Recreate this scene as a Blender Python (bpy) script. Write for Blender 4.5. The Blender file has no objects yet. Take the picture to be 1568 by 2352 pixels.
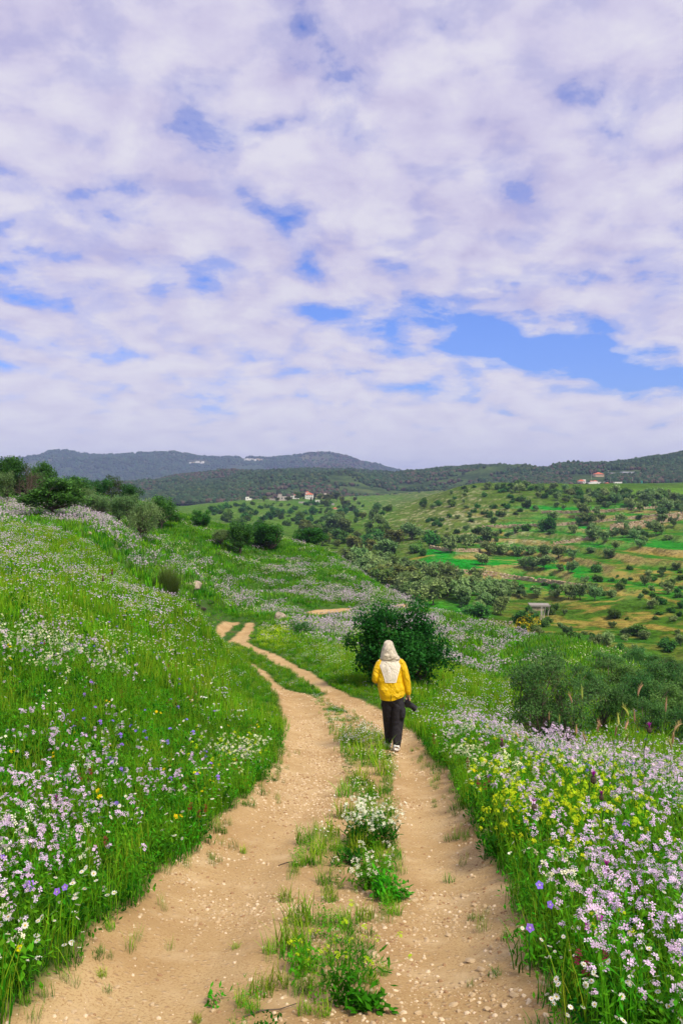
import bpy, bmesh, math, random
import numpy as np
from mathutils import Vector, Matrix, Euler
from mathutils.bvhtree import BVHTree

S = bpy.context.scene
COL = S.collection
R = math.radians
rng = np.random.default_rng(7)
random.seed(7)

# ------------------------------------------------------------------ camera
F, CX, HZ = 1829.0, 784.0, 1140.0        # focal length, centre column and eye level of the view (width 1568, height 2352)
cam = bpy.data.cameras.new('camera')
camo = bpy.data.objects.new('camera', cam)
COL.objects.link(camo)
cam.sensor_fit = 'VERTICAL'
cam.sensor_height = 36.0
cam.sensor_width = 24.0
cam.lens = F / 2352 * 36.0
cam.shift_y = (HZ - 1176.0) / 2352.0
cam.clip_start = 0.05
cam.clip_end = 30000
camo.location = (0, 0, 0)
camo.rotation_euler = (R(90), 0, 0)
S.camera = camo

# ------------------------------------------------------------------ sky and sun
SUN_EL, SUN_AZ = R(52), R(140)           # azimuth measured clockwise from the viewing direction (+Y)
W = bpy.data.worlds.new('World')
S.world = W
W.use_nodes = True
nt = W.node_tree
nt.nodes.clear()

def N(tree, t, **kw):
    n = tree.nodes.new(t)
    for k, v in kw.items():
        if k.startswith('i_'):
            n.inputs[k[2:].replace('_', ' ')].default_value = v
        else:
            setattr(n, k, v)
    return n

def MATH(tree, op, a, b=None, c=None, clamp=False):
    n = tree.nodes.new('ShaderNodeMath')
    n.operation = op
    n.use_clamp = clamp
    for i, v in enumerate((a, b, c)):
        if v is None:
            continue
        if isinstance(v, (int, float)):
            n.inputs[i].default_value = v
        else:
            tree.links.new(v, n.inputs[i])
    return n.outputs[0]

def RAMP(tree, fac, stops, interp='LINEAR'):
    n = tree.nodes.new('ShaderNodeValToRGB')
    n.color_ramp.interpolation = interp
    e = n.color_ramp.elements
    while len(e) < len(stops):
        e.new(0.5)
    for el, (p, c) in zip(e, stops):
        el.position = p
        el.color = (c[0], c[1], c[2], 1) if not isinstance(c, (int, float)) else (c, c, c, 1)
    tree.links.new(fac, n.inputs[0])
    return n.outputs[0]

def MIX(tree, fac, a, b, mode='MIX'):
    n = tree.nodes.new('ShaderNodeMix')
    n.data_type = 'RGBA'
    n.blend_type = mode
    n.clamp_factor = True
    for sock, v in ((n.inputs[0], fac), (n.inputs[6], a), (n.inputs[7], b)):
        if isinstance(v, (int, float)):
            sock.default_value = v
        elif isinstance(v, tuple):
            sock.default_value = (*v[:3], 1)
        else:
            tree.links.new(v, sock)
    return n.outputs[2]

def NOISE(tree, vec, scale, detail=4, rough=0.55, dist=0.0, w=None):
    n = tree.nodes.new('ShaderNodeTexNoise')
    n.inputs['Scale'].default_value = scale
    n.inputs['Detail'].default_value = detail
    n.inputs['Roughness'].default_value = rough
    n.inputs['Distortion'].default_value = dist
    if vec is not None:
        tree.links.new(vec, n.inputs['Vector'])
    return n

SKY = N(nt, 'ShaderNodeTexSky', sky_type='NISHITA', sun_disc=False, sun_elevation=SUN_EL, sun_rotation=SUN_AZ,
        air_density=1.3, dust_density=0.6, ozone_density=3.0)
geo = N(nt, 'ShaderNodeTexCoord')
sep = N(nt, 'ShaderNodeSeparateXYZ')
nt.links.new(geo.outputs['Generated'], sep.inputs[0])
zc = MATH(nt, 'MAXIMUM', sep.outputs[2], 0.0)
den = MATH(nt, 'ADD', zc, 0.25)
cx_ = MATH(nt, 'DIVIDE', sep.outputs[0], den)
cy_ = MATH(nt, 'DIVIDE', sep.outputs[1], den)
comb = N(nt, 'ShaderNodeCombineXYZ')
nt.links.new(cx_, comb.inputs[0]); nt.links.new(cy_, comb.inputs[1])
cp = comb.outputs[0]
# an almost closed layer of small cloud tufts, with one long opening low in the east
n1 = NOISE(nt, cp, 4.8, 8, 0.6, 0.2)
n2 = NOISE(nt, cp, 0.9, 3, 0.5, 0.2)
n3 = NOISE(nt, cp, 9.5, 6, 0.6, 0.2)
puffv = N(nt, 'ShaderNodeVectorMath', operation='MULTIPLY_ADD')
nt.links.new(n2.outputs['Color'], puffv.inputs[0]); puffv.inputs[1].default_value = (0.5, 0.5, 0.0); nt.links.new(cp, puffv.inputs[2])
puff = N(nt, 'ShaderNodeTexVoronoi', feature='SMOOTH_F1'); puff.inputs['Scale'].default_value = 7.5; puff.inputs['Smoothness'].default_value = 0.6
nt.links.new(puffv.outputs[0], puff.inputs['Vector'])
# opening: ellipse in the cloud plane
ex = MATH(nt, 'SUBTRACT', cx_, 0.70)
ey = MATH(nt, 'SUBTRACT', cy_, 2.29)
ea, eb = math.cos(R(21)), math.sin(R(21))
er1 = MATH(nt, 'ADD', MATH(nt, 'MULTIPLY', ex, ea), MATH(nt, 'MULTIPLY', ey, eb))
er2 = MATH(nt, 'SUBTRACT', MATH(nt, 'MULTIPLY', ey, ea), MATH(nt, 'MULTIPLY', ex, eb))
q1 = MATH(nt, 'POWER', MATH(nt, 'DIVIDE', MATH(nt, 'ABSOLUTE', er1), 0.78), 2.0)
q2 = MATH(nt, 'POWER', MATH(nt, 'DIVIDE', MATH(nt, 'ABSOLUTE', er2), 0.17), 2.0)
hole = MATH(nt, 'EXPONENT', MATH(nt, 'MULTIPLY', MATH(nt, 'ADD', q1, q2), -1.0))
dens = MATH(nt, 'ADD', MATH(nt, 'MULTIPLY', n1.outputs[0], 0.72), MATH(nt, 'ADD', MATH(nt, 'MULTIPLY', n2.outputs[0], 0.20), 0.065))
dens = MATH(nt, 'ADD', dens, MATH(nt, 'MULTIPLY', MATH(nt, 'SUBTRACT', n3.outputs[0], 0.5), 0.34))
dens = MATH(nt, 'ADD', dens, MATH(nt, 'MULTIPLY', MATH(nt, 'SUBTRACT', 0.42, puff.outputs['Distance']), 0.34))
dens = MATH(nt, 'SUBTRACT', dens, MATH(nt, 'MULTIPLY', hole, 0.33))
dens = MATH(nt, 'ADD', dens, RAMP(nt, zc, [(0.0, 0.16), (0.06, 0.13), (0.13, 0.0)]))
cover = RAMP(nt, dens, [(0.245, 0.0), (0.33, 0.42), (0.415, 0.84), (0.52, 1.0)], 'EASE')
shade = RAMP(nt, MATH(nt, 'ADD', MATH(nt, 'MULTIPLY', n1.outputs[0], 0.6), MATH(nt, 'MULTIPLY', n3.outputs[0], 0.4)),
             [(0.36, (4.9, 4.5, 6.5)), (0.50, (6.0, 5.65, 7.2)), (0.62, (7.0, 6.75, 7.6))])
blue = MIX(nt, 1.0, SKY.outputs[0], (0.60, 0.80, 1.55), 'MULTIPLY')
lowb = RAMP(nt, zc, [(0.0, 1.0), (0.10, 0.55), (0.24, 0.0)])
shade = MIX(nt, MATH(nt, 'MULTIPLY', lowb, 0.75), shade, (9.0, 8.7, 8.8))      # the layer thickens to white towards the horizon
skyc = MIX(nt, cover, blue, shade)
BG = N(nt, 'ShaderNodeBackground')
BG.inputs['Strength'].default_value = 0.1
nt.links.new(skyc, BG.inputs['Color'])
WO = N(nt, 'ShaderNodeOutputWorld')
nt.links.new(BG.outputs[0], WO.inputs['Surface'])

sun = bpy.data.lights.new('sun', 'SUN')
sun.energy = 4.2
sun.angle = R(14)
sun.color = (1.0, 0.92, 0.74)
suno = bpy.data.objects.new('sun', sun)
COL.objects.link(suno)
sd = Vector((math.sin(SUN_AZ) * math.cos(SUN_EL), math.cos(SUN_AZ) * math.cos(SUN_EL), math.sin(SUN_EL)))
suno.rotation_euler = sd.to_track_quat('Z', 'Y').to_euler()
suno.location = sd * 400

S.view_settings.view_transform = 'Standard'
S.view_settings.look = 'None'
S.view_settings.exposure = 0.16
S.view_settings.gamma = 1.0
S.view_settings.use_curve_mapping = False
S.render.engine = 'CYCLES'
S.cycles.max_bounces = 6
S.cycles.diffuse_bounces = 3
S.cycles.glossy_bounces = 2
S.cycles.transmission_bounces = 3
S.cycles.transparent_max_bounces = 4
S.cycles.volume_bounces = 0
S.cycles.caustics_reflective = False
S.cycles.caustics_refractive = False
S.cycles.use_denoising = True
S.cycles.use_adaptive_sampling = True
S.cycles.adaptive_threshold = 0.02
S.render.film_transparent = False

# ------------------------------------------------------------------ helpers: numbers
def unp(px, py, d):
    return np.array([(px - CX) / F * d, d, -(py - HZ) / F * d])

def hash2(ix, iy, seed):
    h = (ix.astype(np.int64) * 374761393 + iy.astype(np.int64) * 668265263 + seed * 974711) & 0x7fffffff
    h = ((h ^ (h >> 13)) * 1274126177) & 0x7fffffff
    return ((h ^ (h >> 16)) & 0xffff) / 65535.0

def vnoise(x, y, seed=0):
    x = np.asarray(x, float); y = np.asarray(y, float)
    ix, iy = np.floor(x), np.floor(y)
    fx, fy = x - ix, y - iy
    fx = fx * fx * (3 - 2 * fx); fy = fy * fy * (3 - 2 * fy)
    a = hash2(ix, iy, seed); b = hash2(ix + 1, iy, seed)
    c = hash2(ix, iy + 1, seed); d = hash2(ix + 1, iy + 1, seed)
    return (a * (1 - fx) + b * fx) * (1 - fy) + (c * (1 - fx) + d * fx) * fy

def fbm(x, y, seed=0, oct=4):
    s, a, t = 0, 1.0, 0
    for k in range(oct):
        s = s + a * vnoise(np.asarray(x) * 2 ** k, np.asarray(y) * 2 ** k, seed + k * 17)
        t += a; a *= 0.5
    return s / t

class TPS:
    def __init__(self, P, q, reg=1e-4):
        n = len(P)
        d = np.linalg.norm(P[:, None] - P[None], axis=2)
        K = np.where(d > 0, d * d * np.log(d + 1e-12), 0) + reg * np.eye(n)
        A = np.zeros((n + 3, n + 3))
        A[:n, :n] = K; A[:n, n] = 1; A[:n, n + 1:] = P; A[n, :n] = 1; A[n + 1:, :n] = P.T
        w = np.linalg.solve(A, np.concatenate([q, np.zeros(3)]))
        self.P, self.w = P, w
    def __call__(self, Q):
        out = np.empty(len(Q))
        n = len(self.P)
        for i in range(0, len(Q), 20000):
            q = Q[i:i + 20000]
            d2 = ((q[:, None] - self.P[None]) ** 2).sum(2)
            out[i:i + 20000] = (0.5 * d2 * np.log(d2 + 1e-20)) @ self.w[:n] + self.w[n] + q @ self.w[n + 1:]
        return out

def sstep(a, b, x):
    t = np.clip((np.asarray(x, float) - a) / (b - a), 0, 1)
    return t * t * (3 - 2 * t)

# ------------------------------------------------------------------ terrain: one height sheet per landform
class Sheet:
    """Height sheet on a fan-shaped net that widens away from the viewer; heights from control points."""
    def __init__(self, ctrl, apex, a0, a1, na, y0, y1, ny, k=3.0, reg=1e-4, extra=None):
        self.apex, self.a0, self.a1, self.na = apex, a0, a1, na
        self.l0, self.l1, self.ny = math.log(y0 + apex), math.log(y1 + apex), ny
        self.k = k
        P, q = [], []
        for c in ctrl:
            x, y, z = c
            P.append((k * x / (y + apex), math.log(y + apex))); q.append(z / (y + apex))
        self.t = TPS(np.array(P), np.array(q), reg)
        aa = np.linspace(a0, a1, na); ll = np.linspace(self.l0, self.l1, ny)
        A, L = np.meshgrid(aa, ll)
        e = np.exp(L)
        self.X, self.Y = A * e, e - apex
        self.Z = self.t(np.stack([k * A.ravel(), L.ravel()], 1)).reshape(A.shape) * e
    def z(self, x, y, Z=None):
        x = np.asarray(x, float); y = np.asarray(y, float)
        e = y + self.apex
        fa = np.clip((x / e - self.a0) / (self.a1 - self.a0) * (self.na - 1), 0, self.na - 1.001)
        fl = np.clip((np.log(e) - self.l0) / (self.l1 - self.l0) * (self.ny - 1), 0, self.ny - 1.001)
        i, j = fa.astype(int), fl.astype(int)
        u, v = fa - i, fl - j
        Z = self.Z if Z is None else Z
        return (Z[j, i] * (1 - u) + Z[j, i + 1] * u) * (1 - v) + (Z[j + 1, i] * (1 - u) + Z[j + 1, i + 1] * u) * v
    def hit(self, px, py, dmin=2.0, dmax=None, n=1500):
        """first point of the sheet seen at a picture position"""
        dmax = dmax or (math.exp(self.l1) - self.apex)
        d = np.exp(np.linspace(math.log(dmin), math.log(dmax), n))
        x = (px - CX) / F * d
        p = HZ - F * self.z(x, d) / d
        ok = np.nonzero(p <= py)[0]
        i = ok[0] if len(ok) else int(np.argmin(p))
        return np.array([x[i], d[i], float(self.z(x[i], d[i]))])

def mesh_np(name, V, Fq, mat=None, smooth=False, attrs=None, mats=None, midx=None):
    me = bpy.data.meshes.new(name)
    V = np.asarray(V, np.float32); Fq = np.asarray(Fq, np.int32)
    k = Fq.shape[1]
    me.vertices.add(len(V)); me.vertices.foreach_set('co', V.ravel())
    me.loops.add(Fq.size); me.loops.foreach_set('vertex_index', Fq.ravel())
    me.polygons.add(len(Fq)); me.polygons.foreach_set('loop_start', np.arange(0, Fq.size, k, dtype=np.int32))
    me.polygons.foreach_set('use_smooth', np.full(len(Fq), smooth))
    for an, av in (attrs or {}).items():
        av = np.asarray(av, np.float32)
        if av.ndim == 1:
            at = me.attributes.new(an, 'FLOAT', 'POINT'); at.data.foreach_set('value', av)
        else:
            at = me.attributes.new(an, 'FLOAT_COLOR', 'POINT')
            at.data.foreach_set('color', np.concatenate([av, np.ones((len(av), 1), np.float32)], 1).ravel())
    me.update(calc_edges=True)
    for m in (mats or ([mat] if mat else [])):
        me.materials.append(m)
    if midx is not None and len(me.polygons) == len(midx):
        me.polygons.foreach_set('material_index', np.asarray(midx, np.int32))
    return me

def grid_faces(ny, nx):
    i = np.arange(ny * nx).reshape(ny, nx)
    return np.stack([i[:-1, :-1].ravel(), i[:-1, 1:].ravel(), i[1:, 1:].ravel(), i[1:, :-1].ravel()], 1)

def OBJ(name, me, parent=None, loc=None, rot=None, scale=None, **props):
    o = bpy.data.objects.new(name, me)
    COL.objects.link(o)
    if parent is not None:
        o.parent = parent
    if loc is not None:
        o.location = tuple(float(v) for v in loc)
    if rot is not None:
        o.rotation_euler = rot
    if scale is not None:
        o.scale = scale if hasattr(scale, '__len__') else (scale,) * 3
    for k, v in props.items():
        o[k] = v
    return o

# ------------------------------------------------------------------ materials
def new_mat(name):
    m = bpy.data.materials.new(name)
    m.use_nodes = True
    t = m.node_tree
    t.nodes.clear()
    return m, t

def out_principled(t, color, rough=0.8, bump=None, bstr=0.3, bdist=0.02, spec=0.3, metallic=0.0, transl=0.0):
    p = N(t, 'ShaderNodeBsdfPrincipled')
    p.inputs['Roughness'].default_value = rough
    p.inputs['Specular IOR Level'].default_value = spec
    p.inputs['Metallic'].default_value = metallic
    if isinstance(color, tuple):
        p.inputs['Base Color'].default_value = (*color, 1)
    else:
        t.links.new(color, p.inputs['Base Color'])
    nrm = None
    if bump is not None:
        b = N(t, 'ShaderNodeBump')
        b.inputs['Strength'].default_value = bstr
        b.inputs['Distance'].default_value = bdist
        t.links.new(bump, b.inputs['Height'])
        t.links.new(b.outputs[0], p.inputs['Normal'])
        nrm = b.outputs[0]
    sh = p.outputs[0]
    if transl > 0:
        tr = N(t, 'ShaderNodeBsdfTranslucent')
        if isinstance(color, tuple):
            tr.inputs[0].default_value = (*color, 1)
        else:
            t.links.new(color, tr.inputs[0])
        mx = N(t, 'ShaderNodeMixShader')
        mx.inputs[0].default_value = transl
        t.links.new(sh, mx.inputs[1]); t.links.new(tr.outputs[0], mx.inputs[2])
        sh = mx.outputs[0]
    o = N(t, 'ShaderNodeOutputMaterial')
    t.links.new(sh, o.inputs['Surface'])
    return p

def simple_mat(name, c, rough=0.8, var=0.15, scale=8.0, bstr=0.0, bscale=30.0, spec=0.3, metallic=0.0, bdist=0.01, transl=0.0):
    """plain colour with noise wear"""
    m, t = new_mat(name)
    tc = N(t, 'ShaderNodeTexCoord')
    n = NOISE(t, tc.outputs['Object'], scale, 5, 0.6)
    lo = tuple(max(0, v * (1 - var)) for v in c); hi = tuple(min(1, v * (1 + var)) for v in c)
    col = RAMP(t, n.outputs[0], [(0.3, lo), (0.7, hi)])
    b = NOISE(t, tc.outputs['Object'], bscale, 5, 0.6).outputs[0] if bstr > 0 else None
    out_principled(t, col, rough, b, bstr, bdist, spec, metallic, transl)
    return m

def plant_mat(name, transl=0.3, rough=0.55, spec=0.25, var=0.25, hue=0.02):
    """leaf or petal: the plant's own colour is stored with its mesh, varied from plant to plant"""
    m, t = new_mat(name)
    at = N(t, 'ShaderNodeAttribute'); at.attribute_name = 'col'
    oi = N(t, 'ShaderNodeObjectInfo')
    hs = N(t, 'ShaderNodeHueSaturation')
    hs.inputs['Saturation'].default_value = 1.0
    t.links.new(at.outputs['Color'], hs.inputs['Color'])
    t.links.new(MATH(t, 'ADD', MATH(t, 'MULTIPLY', oi.outputs['Random'], 2 * var), 1 - var), hs.inputs['Value'])
    rr = MATH(t, 'FRACT', MATH(t, 'MULTIPLY', oi.outputs['Random'], 17.31))
    t.links.new(MATH(t, 'ADD', MATH(t, 'MULTIPLY', rr, 2 * hue), 0.5 - hue), hs.inputs['Hue'])
    out_principled(t, hs.outputs[0], rough, None, spec=spec, transl=transl)
    return m

M_PLANT = plant_mat('leaf', 0.38, 0.6, 0.05)
M_PETAL = plant_mat('petal', 0.3, 0.8, 0.05, 0.16, 0.02)
M_FAR = plant_mat('far_leaf', 0.25, 0.8, 0.03, 0.36, 0.03)
# ------------------------------------------------------------------ near hillside with the two-rut track
TRK = [(2600, 2.75), (2352, 3.4), (2170, 4.3), (2000, 5.9), (1900, 7.3), (1800, 9.6), (1712, 13.0), (1650, 16.5), (1600, 20.0), (1550, 25.0),
       (1500, 30.0), (1475, 34.0), (1450, 39.0), (1430, 44.0)]
def trk_d(py):
    t = TRK[::-1]
    return float(np.interp(py, [a for a, b in t], [b for a, b in t]))
EDGE_L = [(-40, 2352), (80, 2290), (210, 2170), (370, 2030), (500, 1900), (600, 1800), (640, 1730), (655, 1670), (643, 1600), (617, 1569), (574, 1528)]
EDGE_R = [(1262, 2352), (1200, 2170), (1140, 2000), (1098, 1900), (1030, 1780), (994, 1744), (925, 1665), (876, 1635), (804, 1601), (707, 1544), (633, 1505), (581, 1487), (565, 1475), (579, 1446), (581, 1431)]
ctrl = []
for e in (EDGE_L, EDGE_R):
    for px, py in e:
        ctrl.append(unp(px, py, trk_d(py)))
for px, py in ((494, 1462), (535, 1467), (528, 1430), (548, 1429), (512, 1459)):
    ctrl.append(unp(px, py, trk_d(py)))
ctrl += [np.array(v) for v in ((0, 0, -1.65), (-2, 0, -1.55), (2, 0, -1.78), (0, -4, -1.1), (-4, -3, -0.8), (4, -3, -1.7), (-5, 1.5, -1.2), (5, 1.5, -2.5))]
for c in [(0, 2000, 4.8), (0, 1700, 7.5), (0, 1500, 11), (0, 1350, 17), (0, 1250, 28), (0, 1190, 42), (0, 1152, 60), (-400, 1600, 7), (-400, 1300, 15), (-400, 1150, 28),
          (-400, 1060, 60), (200, 1850, 6.8), (200, 1600, 11), (200, 1450, 16), (200, 1350, 22), (200, 1280, 30), (200, 1220, 42), (200, 1180, 60), (400, 1760, 9.2),
          (400, 1600, 13.5), (400, 1500, 18), (400, 1420, 22), (440, 1428, 23), (460, 1490, 22), (520, 1517, 22.5), (500, 1600, 17), (550, 1655, 14.5), (600, 1705, 12.5),
          (500, 1760, 10.8), (450, 1463, 30), (400, 1420, 29), (440, 1440, 36), (430, 1400, 37), (440, 1350, 41), (500, 1380, 50), (450, 1350, 47), (550, 1400, 51), (550, 1350, 60),
          (600, 1300, 70), (600, 1262, 82), (540, 1262, 75), (610, 1250, 85), (650, 1237, 90), (690, 1247, 92), (750, 1275, 92), (800, 1310, 88), (850, 1340, 84),
          (900, 1370, 80), (935, 1387, 76), (1000, 1412, 66), (1100, 1450, 56), (1150, 1470, 52), (1250, 1474, 46), (1350, 1496, 43), (1450, 1528, 39), (1568, 1575, 36), (700, 1350, 65), (800, 1402, 58),
          (900, 1420, 54), (700, 1420, 48), (650, 1422, 46), (750, 1470, 38), (850, 1500, 34), (900, 1550, 26.5), (950, 1600, 21), (820, 1540, 28.5), (1000, 1500, 38),
          (1050, 1552, 32), (1100, 1605, 26), (1000, 1640, 17.5), (1050, 1680, 14.6), (1100, 1710, 12.6), (1200, 1760, 11), (1300, 1800, 9.6), (1450, 1850, 8.4),
          (1568, 1900, 7.8), (1150, 1890, 7), (1300, 2000, 5.6), (1500, 2110, 4.7), (1568, 2260, 3.75), (1200, 1750, 16), (1200, 1730, 22), (1150, 1565, 36), (1150, 1502, 46),
          (1250, 1610, 30), (1450, 1790, 13), (1500, 1755, 16), (1568, 1730, 20), (1568, 1640, 28), (1450, 1640, 24), (1568, 1660, 50), (1900, 2000, 8), (1900, 1870, 20), (1900, 1780, 50),
          (650, 1290, 112), (750, 1360, 118), (930, 1470, 106), (1150, 1550, 82), (1350, 1610, 66), (1450, 1640, 60), (400, 1185, 112), (200, 1140, 105), (0, 1100, 110), (-400, 1010, 110),
          (200, 1172, 76), (300, 1183, 80), (400, 1197, 84), (490, 1220, 85), (300, 1230, 60), (300, 1300, 40), (300, 1385, 27), (400, 1300, 52), (480, 1292, 62), (230, 1152, 95),
          (400, 1360, 38)]:
    ctrl.append(unp(*c))
A = Sheet(ctrl, 5.0, -0.75, 0.75, 470, -4.0, 125.0, 560)

def poly_world(pts, sheet, dmin=2.0):
    return np.array([sheet.hit(px, py, dmin)[:2] for px, py in pts])

def seg_dist(x, y, poly, closed=False):
    P = np.stack([np.ravel(x), np.ravel(y)], 1)
    best = np.full(len(P), 1e9)
    n = len(poly)
    for i in range(n if closed else n - 1):
        a, b = poly[i], poly[(i + 1) % n]
        ab = b - a
        t = np.clip(((P - a) @ ab) / (ab @ ab + 1e-12), 0, 1)
        best = np.minimum(best, np.hypot(*(P - a - t[:, None] * ab).T))
    return best.reshape(np.shape(x))

def inside(x, y, poly):
    X, Y = np.ravel(x), np.ravel(y)
    c = np.zeros(len(X), bool)
    n = len(poly)
    for i in range(n):
        (x1, y1), (x2, y2) = poly[i], poly[(i + 1) % n]
        m = ((y1 > Y) != (y2 > Y))
        xi = (x2 - x1) * (Y - y1) / (y2 - y1 + 1e-12) + x1
        c ^= m & (X < xi)
    return c.reshape(np.shape(x))

def sdist(x, y, poly):
    return np.where(inside(x, y, poly), -1, 1) * seg_dist(x, y, poly, True)

TRACK_NEAR = EDGE_L + [(579, 1526), (602, 1541), (645, 1580), (660, 1587), (730, 1600), (756, 1595), (674, 1541), (622, 1516), (581, 1491), (528, 1475), (535, 1467), (561, 1446), (569, 1431)] + EDGE_R[::-1]
TRACK_FAR = [(470, 1472), (494, 1462), (528, 1430), (548, 1429), (512, 1459), (490, 1474)]
STRIP = [(565, 2352), (560, 2250), (610, 2150), (640, 2070), (690, 1950), (765, 1850), (800, 1770), (775, 1712), (762, 1680), (730, 1630), (700, 1590), (680, 1560), (745, 1600), (800, 1630), (858, 1665), (890, 1700), (905, 1760), (908, 1850), (912, 1950), (935, 2050), (885, 2150), (860, 2250), (880, 2352)]
extra_near = np.array([(1.2, 2.5), (1.25, 1.0), (1.2, -3.0), (-1.5, -3.0), (-1.6, 1.0), (-1.6, 2.5)])
TN = np.vstack([extra_near[3:], poly_world(TRACK_NEAR, A), extra_near[:3]])
TF = np.array([unp(px, py, trk_d(py))[:2] for px, py in TRACK_FAR])
ST = poly_world(STRIP, A)
ST = np.vstack([ST, [(0.1, 2.2), (-0.35, 2.2)]])
TH = poly_world([(700, 1412), (745, 1404), (800, 1401), (850, 1398), (905, 1400), (945, 1392)], A, 30)

def track_sd(x, y):
    d = np.minimum(sdist(x, y, TN), sdist(x, y, TF))
    th = seg_dist(x, y, TH) - 0.5
    return np.minimum(d, th)

near = A.Y < 60
sd_ = np.full(A.X.shape, 5.0); ss_ = np.full(A.X.shape, 5.0)
m = A.Y < 95
sd_[m] = track_sd(A.X[m], A.Y[m])
m2 = A.Y < 30
ss_[m2] = sdist(A.X[m2], A.Y[m2], ST)
wob = (fbm(A.X * 2.2, A.Y * 2.2, 3, 4) - 0.5)
SD = sd_ + wob * 0.22
off = sstep(0.0, 0.9, SD)
far_k = sstep(8, 50, A.Y)
A.Z = A.Z + (fbm(A.X * 0.9, A.Y * 0.9, 11, 4) - 0.5) * (0.10 + 0.35 * far_k) * off
A.Z = A.Z + (fbm(A.X * 0.16, A.Y * 0.16, 12, 3) - 0.5) * 1.6 * sstep(30, 60, A.Y) * off
rut = (1 - sstep(-0.35, 0.05, SD)) * sstep(-0.05, 0.3, ss_)
A.Z = A.Z - 0.06 * rut + (fbm(A.X * 4, A.Y * 4, 21, 4) - 0.5) * 0.007 * (1 - off) * (A.Y < 40)

def tint(A, B, t):
    t = np.asarray(t)[..., None]
    return np.asarray(A) * (1 - t) + np.asarray(B) * t

_m = (1 - sstep(-0.14, 0.04, ss_ + wob * 0.3)) * sstep(6.5, 10.5, A.Y) * (0.75 + 0.5 * (fbm(A.X * 1.5, A.Y * 1.5, 23, 3) - 0.3))
SDG = np.where(SD < 0.1, SD * (1 - _m) + 0.16 * _m, SD)
mh, t = new_mat('hillside_ground')
tc = N(t, 'ShaderNodeTexCoord')
pos = tc.outputs['Object']
atd = N(t, 'ShaderNodeAttribute'); atd.attribute_name = 'track'
nb = NOISE(t, pos, 3.0, 6, 0.6).outputs[0]
nf = NOISE(t, pos, 70.0, 6, 0.75).outputs[0]
nm = NOISE(t, pos, 0.9, 4, 0.55).outputs[0]
sand = RAMP(t, nm, [(0.3, (0.41, 0.27, 0.12)), (0.5, (0.50, 0.345, 0.165)), (0.72, (0.57, 0.415, 0.215))])
sand = MIX(t, RAMP(t, nf, [(0.38, 1.0), (0.5, 0.0)]), sand, (0.33, 0.195, 0.085))
sand = MIX(t, RAMP(t, nb, [(0.52, 0.0), (0.72, 0.65)]), sand, (0.66, 0.50, 0.29))
vor = N(t, 'ShaderNodeTexVoronoi', feature='F1'); vor.inputs['Scale'].default_value = 26.0
t.links.new(pos, vor.inputs['Vector'])
peb = RAMP(t, vor.outputs['Distance'], [(0.18, 1.0), (0.42, 0.0)])
vsel = N(t, 'ShaderNodeSeparateXYZ'); t.links.new(vor.outputs['Color'], vsel.inputs[0])
pebm = MATH(t, 'MULTIPLY', peb, MATH(t, 'GREATER_THAN', vsel.outputs[0], 0.55))
sand = MIX(t, MATH(t, 'MULTIPLY', pebm, 0.75), sand, MIX(t, vsel.outputs[1], (0.62, 0.47, 0.29), (0.40, 0.25, 0.13)))
atr = N(t, 'ShaderNodeAttribute'); atr.attribute_name = 'rut'
sand = MIX(t, MATH(t, 'MULTIPLY', MATH(t, 'SUBTRACT', 1.0, atr.outputs['Fac']), RAMP(t, nm, [(0.35, 0.6), (0.6, 0.15)])), sand, (0.36, 0.225, 0.10))
soil = RAMP(t, nb, [(0.3, (0.055, 0.075, 0.02)), (0.55, (0.045, 0.115, 0.018)), (0.75, (0.10, 0.13, 0.03))])
soil = MIX(t, RAMP(t, nm, [(0.60, 0.0), (0.74, 0.75)]), soil, (0.20, 0.105, 0.045))
dd = MATH(t, 'ADD', atd.outputs['Fac'], MATH(t, 'MULTIPLY', MATH(t, 'SUBTRACT', nf, 0.5), 0.16))
kk = RAMP(t, MATH(t, 'ADD', MATH(t, 'MULTIPLY', dd, 2.0), 0.5), [(0.5, 0.0), (0.78, 1.0)])
colr = MIX(t, kk, sand, soil)
hgt = MATH(t, 'ADD', MATH(t, 'MULTIPLY', nf, 0.8), MATH(t, 'ADD', MATH(t, 'MULTIPLY', nb, 0.7), MATH(t, 'MULTIPLY', pebm, 0.6)))
out_principled(t, colr, 0.95, hgt, 0.75, 0.011, 0.08)
V = np.stack([A.X.ravel(), A.Y.ravel(), A.Z.ravel()], 1)
OBJ('hillside', mesh_np('hillside', V, grid_faces(A.ny, A.na), mh, True, {'track': SDG.ravel(), 'rut': (rut * (0.7 + 0.6 * (fbm(A.X * 1.1, A.Y * 0.35, 29, 3) - 0.5))).ravel()}), kind='structure',
    label='near grassy hillside with the sandy two-rut track', category='hillside')

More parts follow.
